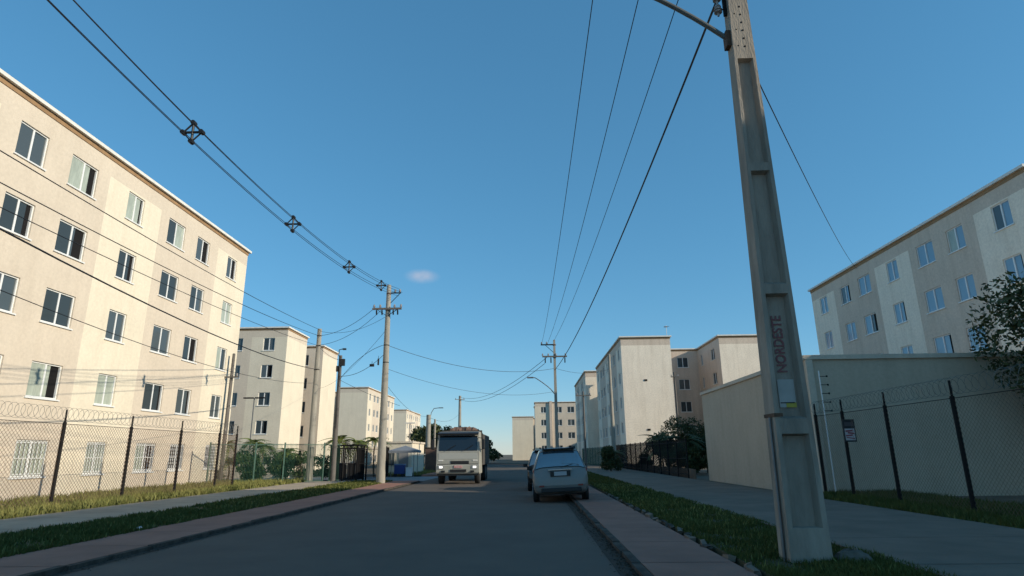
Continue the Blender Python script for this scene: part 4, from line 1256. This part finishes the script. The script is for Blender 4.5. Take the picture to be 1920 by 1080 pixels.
ws = on_front('windscreen', 0, 2.11, 2.06, .80, mat('truck_glass', (.012, .016, .022), .06, spec=.8), .03, 0)
MB().tube([(-.6, -.03, 1.74), (-.15, .03, 2.02)], .012, 5).build('wiper', BLACKP, ws)
MB().tube([(.35, -.03, 1.74), (.8, .03, 2.02)], .012, 5).build('wiper', BLACKP, ws)
b = MB(); b.box((0, .06, 2.62), (2.2, .36, .09), 0, Matrix.Rotation(R(14), 3, 'X')); b.build('sun_visor', BLACKP, tr, bevel=.015)
on_front('front_panel', 0, 1.44, 2.1, .30, mat('truck_paint_light', (.42, .42, .38), .4), .02)
on_front('grille', .10, 1.12, .98, .15, BLACKP, .035)
on_front('grille_slot', 0, 1.03, 2.2, .035, BLACKP, .03)
on_front('number_plate', .02, .90, .44, .14, mat('red_plate', (.50, .16, .15), .5, col2=(.55, .42, .40), nscale=11), .03, -.01)
on_front('air_intake', .03, .70, .86, .13, BLACKP, .03, -.01)
for sd in (-1, 1):
    on_front('headlight', sd * .90, .88, .34, .20, mat('headlight_shell', (.30, .30, .29), .3), .03, 0)
    on_front('headlight_bulb', sd * .90, .88, .17, .10, mat('lit_headlight', (.9, .9, .85), .2, emit=(1, .97, .9), estr=1.3), .04, -.012)
    on_front('indicator', sd * .92, 1.22, .26, .07, mat('clear_lens', (.75, .72, .66), .2), .03, 0)
    on_front('fog_lamp', sd * .78, .66, .2, .1, BLACKP, .03, -.01)
    b = MB(); b.box((sd * 1.36, .0, 2.05), (.17, .10, .52)); mo = b.build('mirror', BLACKP, tr, bevel=.03)
    b = MB(); b.tube([(sd * 1.08, .15, 2.4), (sd * 1.34, .02, 2.36)], .018, 5); b.tube([(sd * 1.1, .15, 1.72), (sd * 1.34, .02, 1.8)], .018, 5); b.build('mirror_arm', BLACKP, mo)
    b = MB(); b.box((sd * 1.13, .75, 1.95), (.03, .72, .62)); b.build('side_window', CARGL, tr)
    for y in (.95, 5.2, 6.4):
        wheel(tr, (sd * .98, y, .49), .49, .28, STEEL, sd)
    b = MB(); b.box((sd * .42, 3.6, .72), (.1, 6.2, .2)); b.build('chassis_rail', DARKM, tr)
b = MB(); b.box((0, .25, .52), (2.2, .35, .16)); b.build('underrun_bar', BLACKP, tr)
# cargo bed and its load
CB = mat('cargo_bed_paint', (.075, .065, .055), .8, noise=.3)
b = MB(); b.box((0, 4.75, 1.0), (2.36, 5.7, .1)); b.build('bed_floor', CB, tr)
for sd in (-1, 1):
    b = MB(); b.box((sd * 1.16, 4.75, 1.85), (.05, 5.7, 1.6)); b.build('bed_side', CB, tr)
b = MB(); b.box((0, 1.93, 1.92), (2.30, .06, 1.86)); b.build('headboard', CB, tr)
b = MB(); b.box((0, 7.6, 1.85), (2.36, .05, 1.6)); b.build('tailgate', CB, tr)
lo = MB(); nx, ny = 18, 30
for j in range(ny):
    for i in range(nx):
        x = -1.12 + 2.24 * i / (nx - 1); y = 1.98 + 5.55 * j / (ny - 1)
        e = min(1, min(i, nx - 1 - i) / 5, min(j, ny - 1 - j) / 3)
        z = 2.45 + .60 * math.sin(e * 1.57) + .05 * math.sin(i * 1.9 + j) + random.uniform(-.05, .05) - .10 * (x < -.75)
        lo.v.append((x, y, z))
for j in range(ny - 1):
    for i in range(nx - 1): lo.f.append((j * nx + i, j * nx + i + 1, (j + 1) * nx + i + 1, (j + 1) * nx + i)); lo.m.append(0)
ld = lo.build('load', mat('red_brown_soil', (.165, .098, .07), .95, noise=.35, nscale=4, bump=.8, bscale=14))
tag(ld, 'heap of reddish brown soil in the bed of the truck', 'soil heap'); ld.location = (-3.85, 33.7, 0)

# ================================================================= smoothing by angle for smooth-shaded parts
for o in scene.objects:
    if o.type == 'MESH' and o.data.polygons and o.data.polygons[0].use_smooth and o.name.split('.')[0] in ('shaft', 'wheel', 'body'):
        try:
            o.data.set_sharp_from_angle(angle=R(50))
        except Exception:
            pass
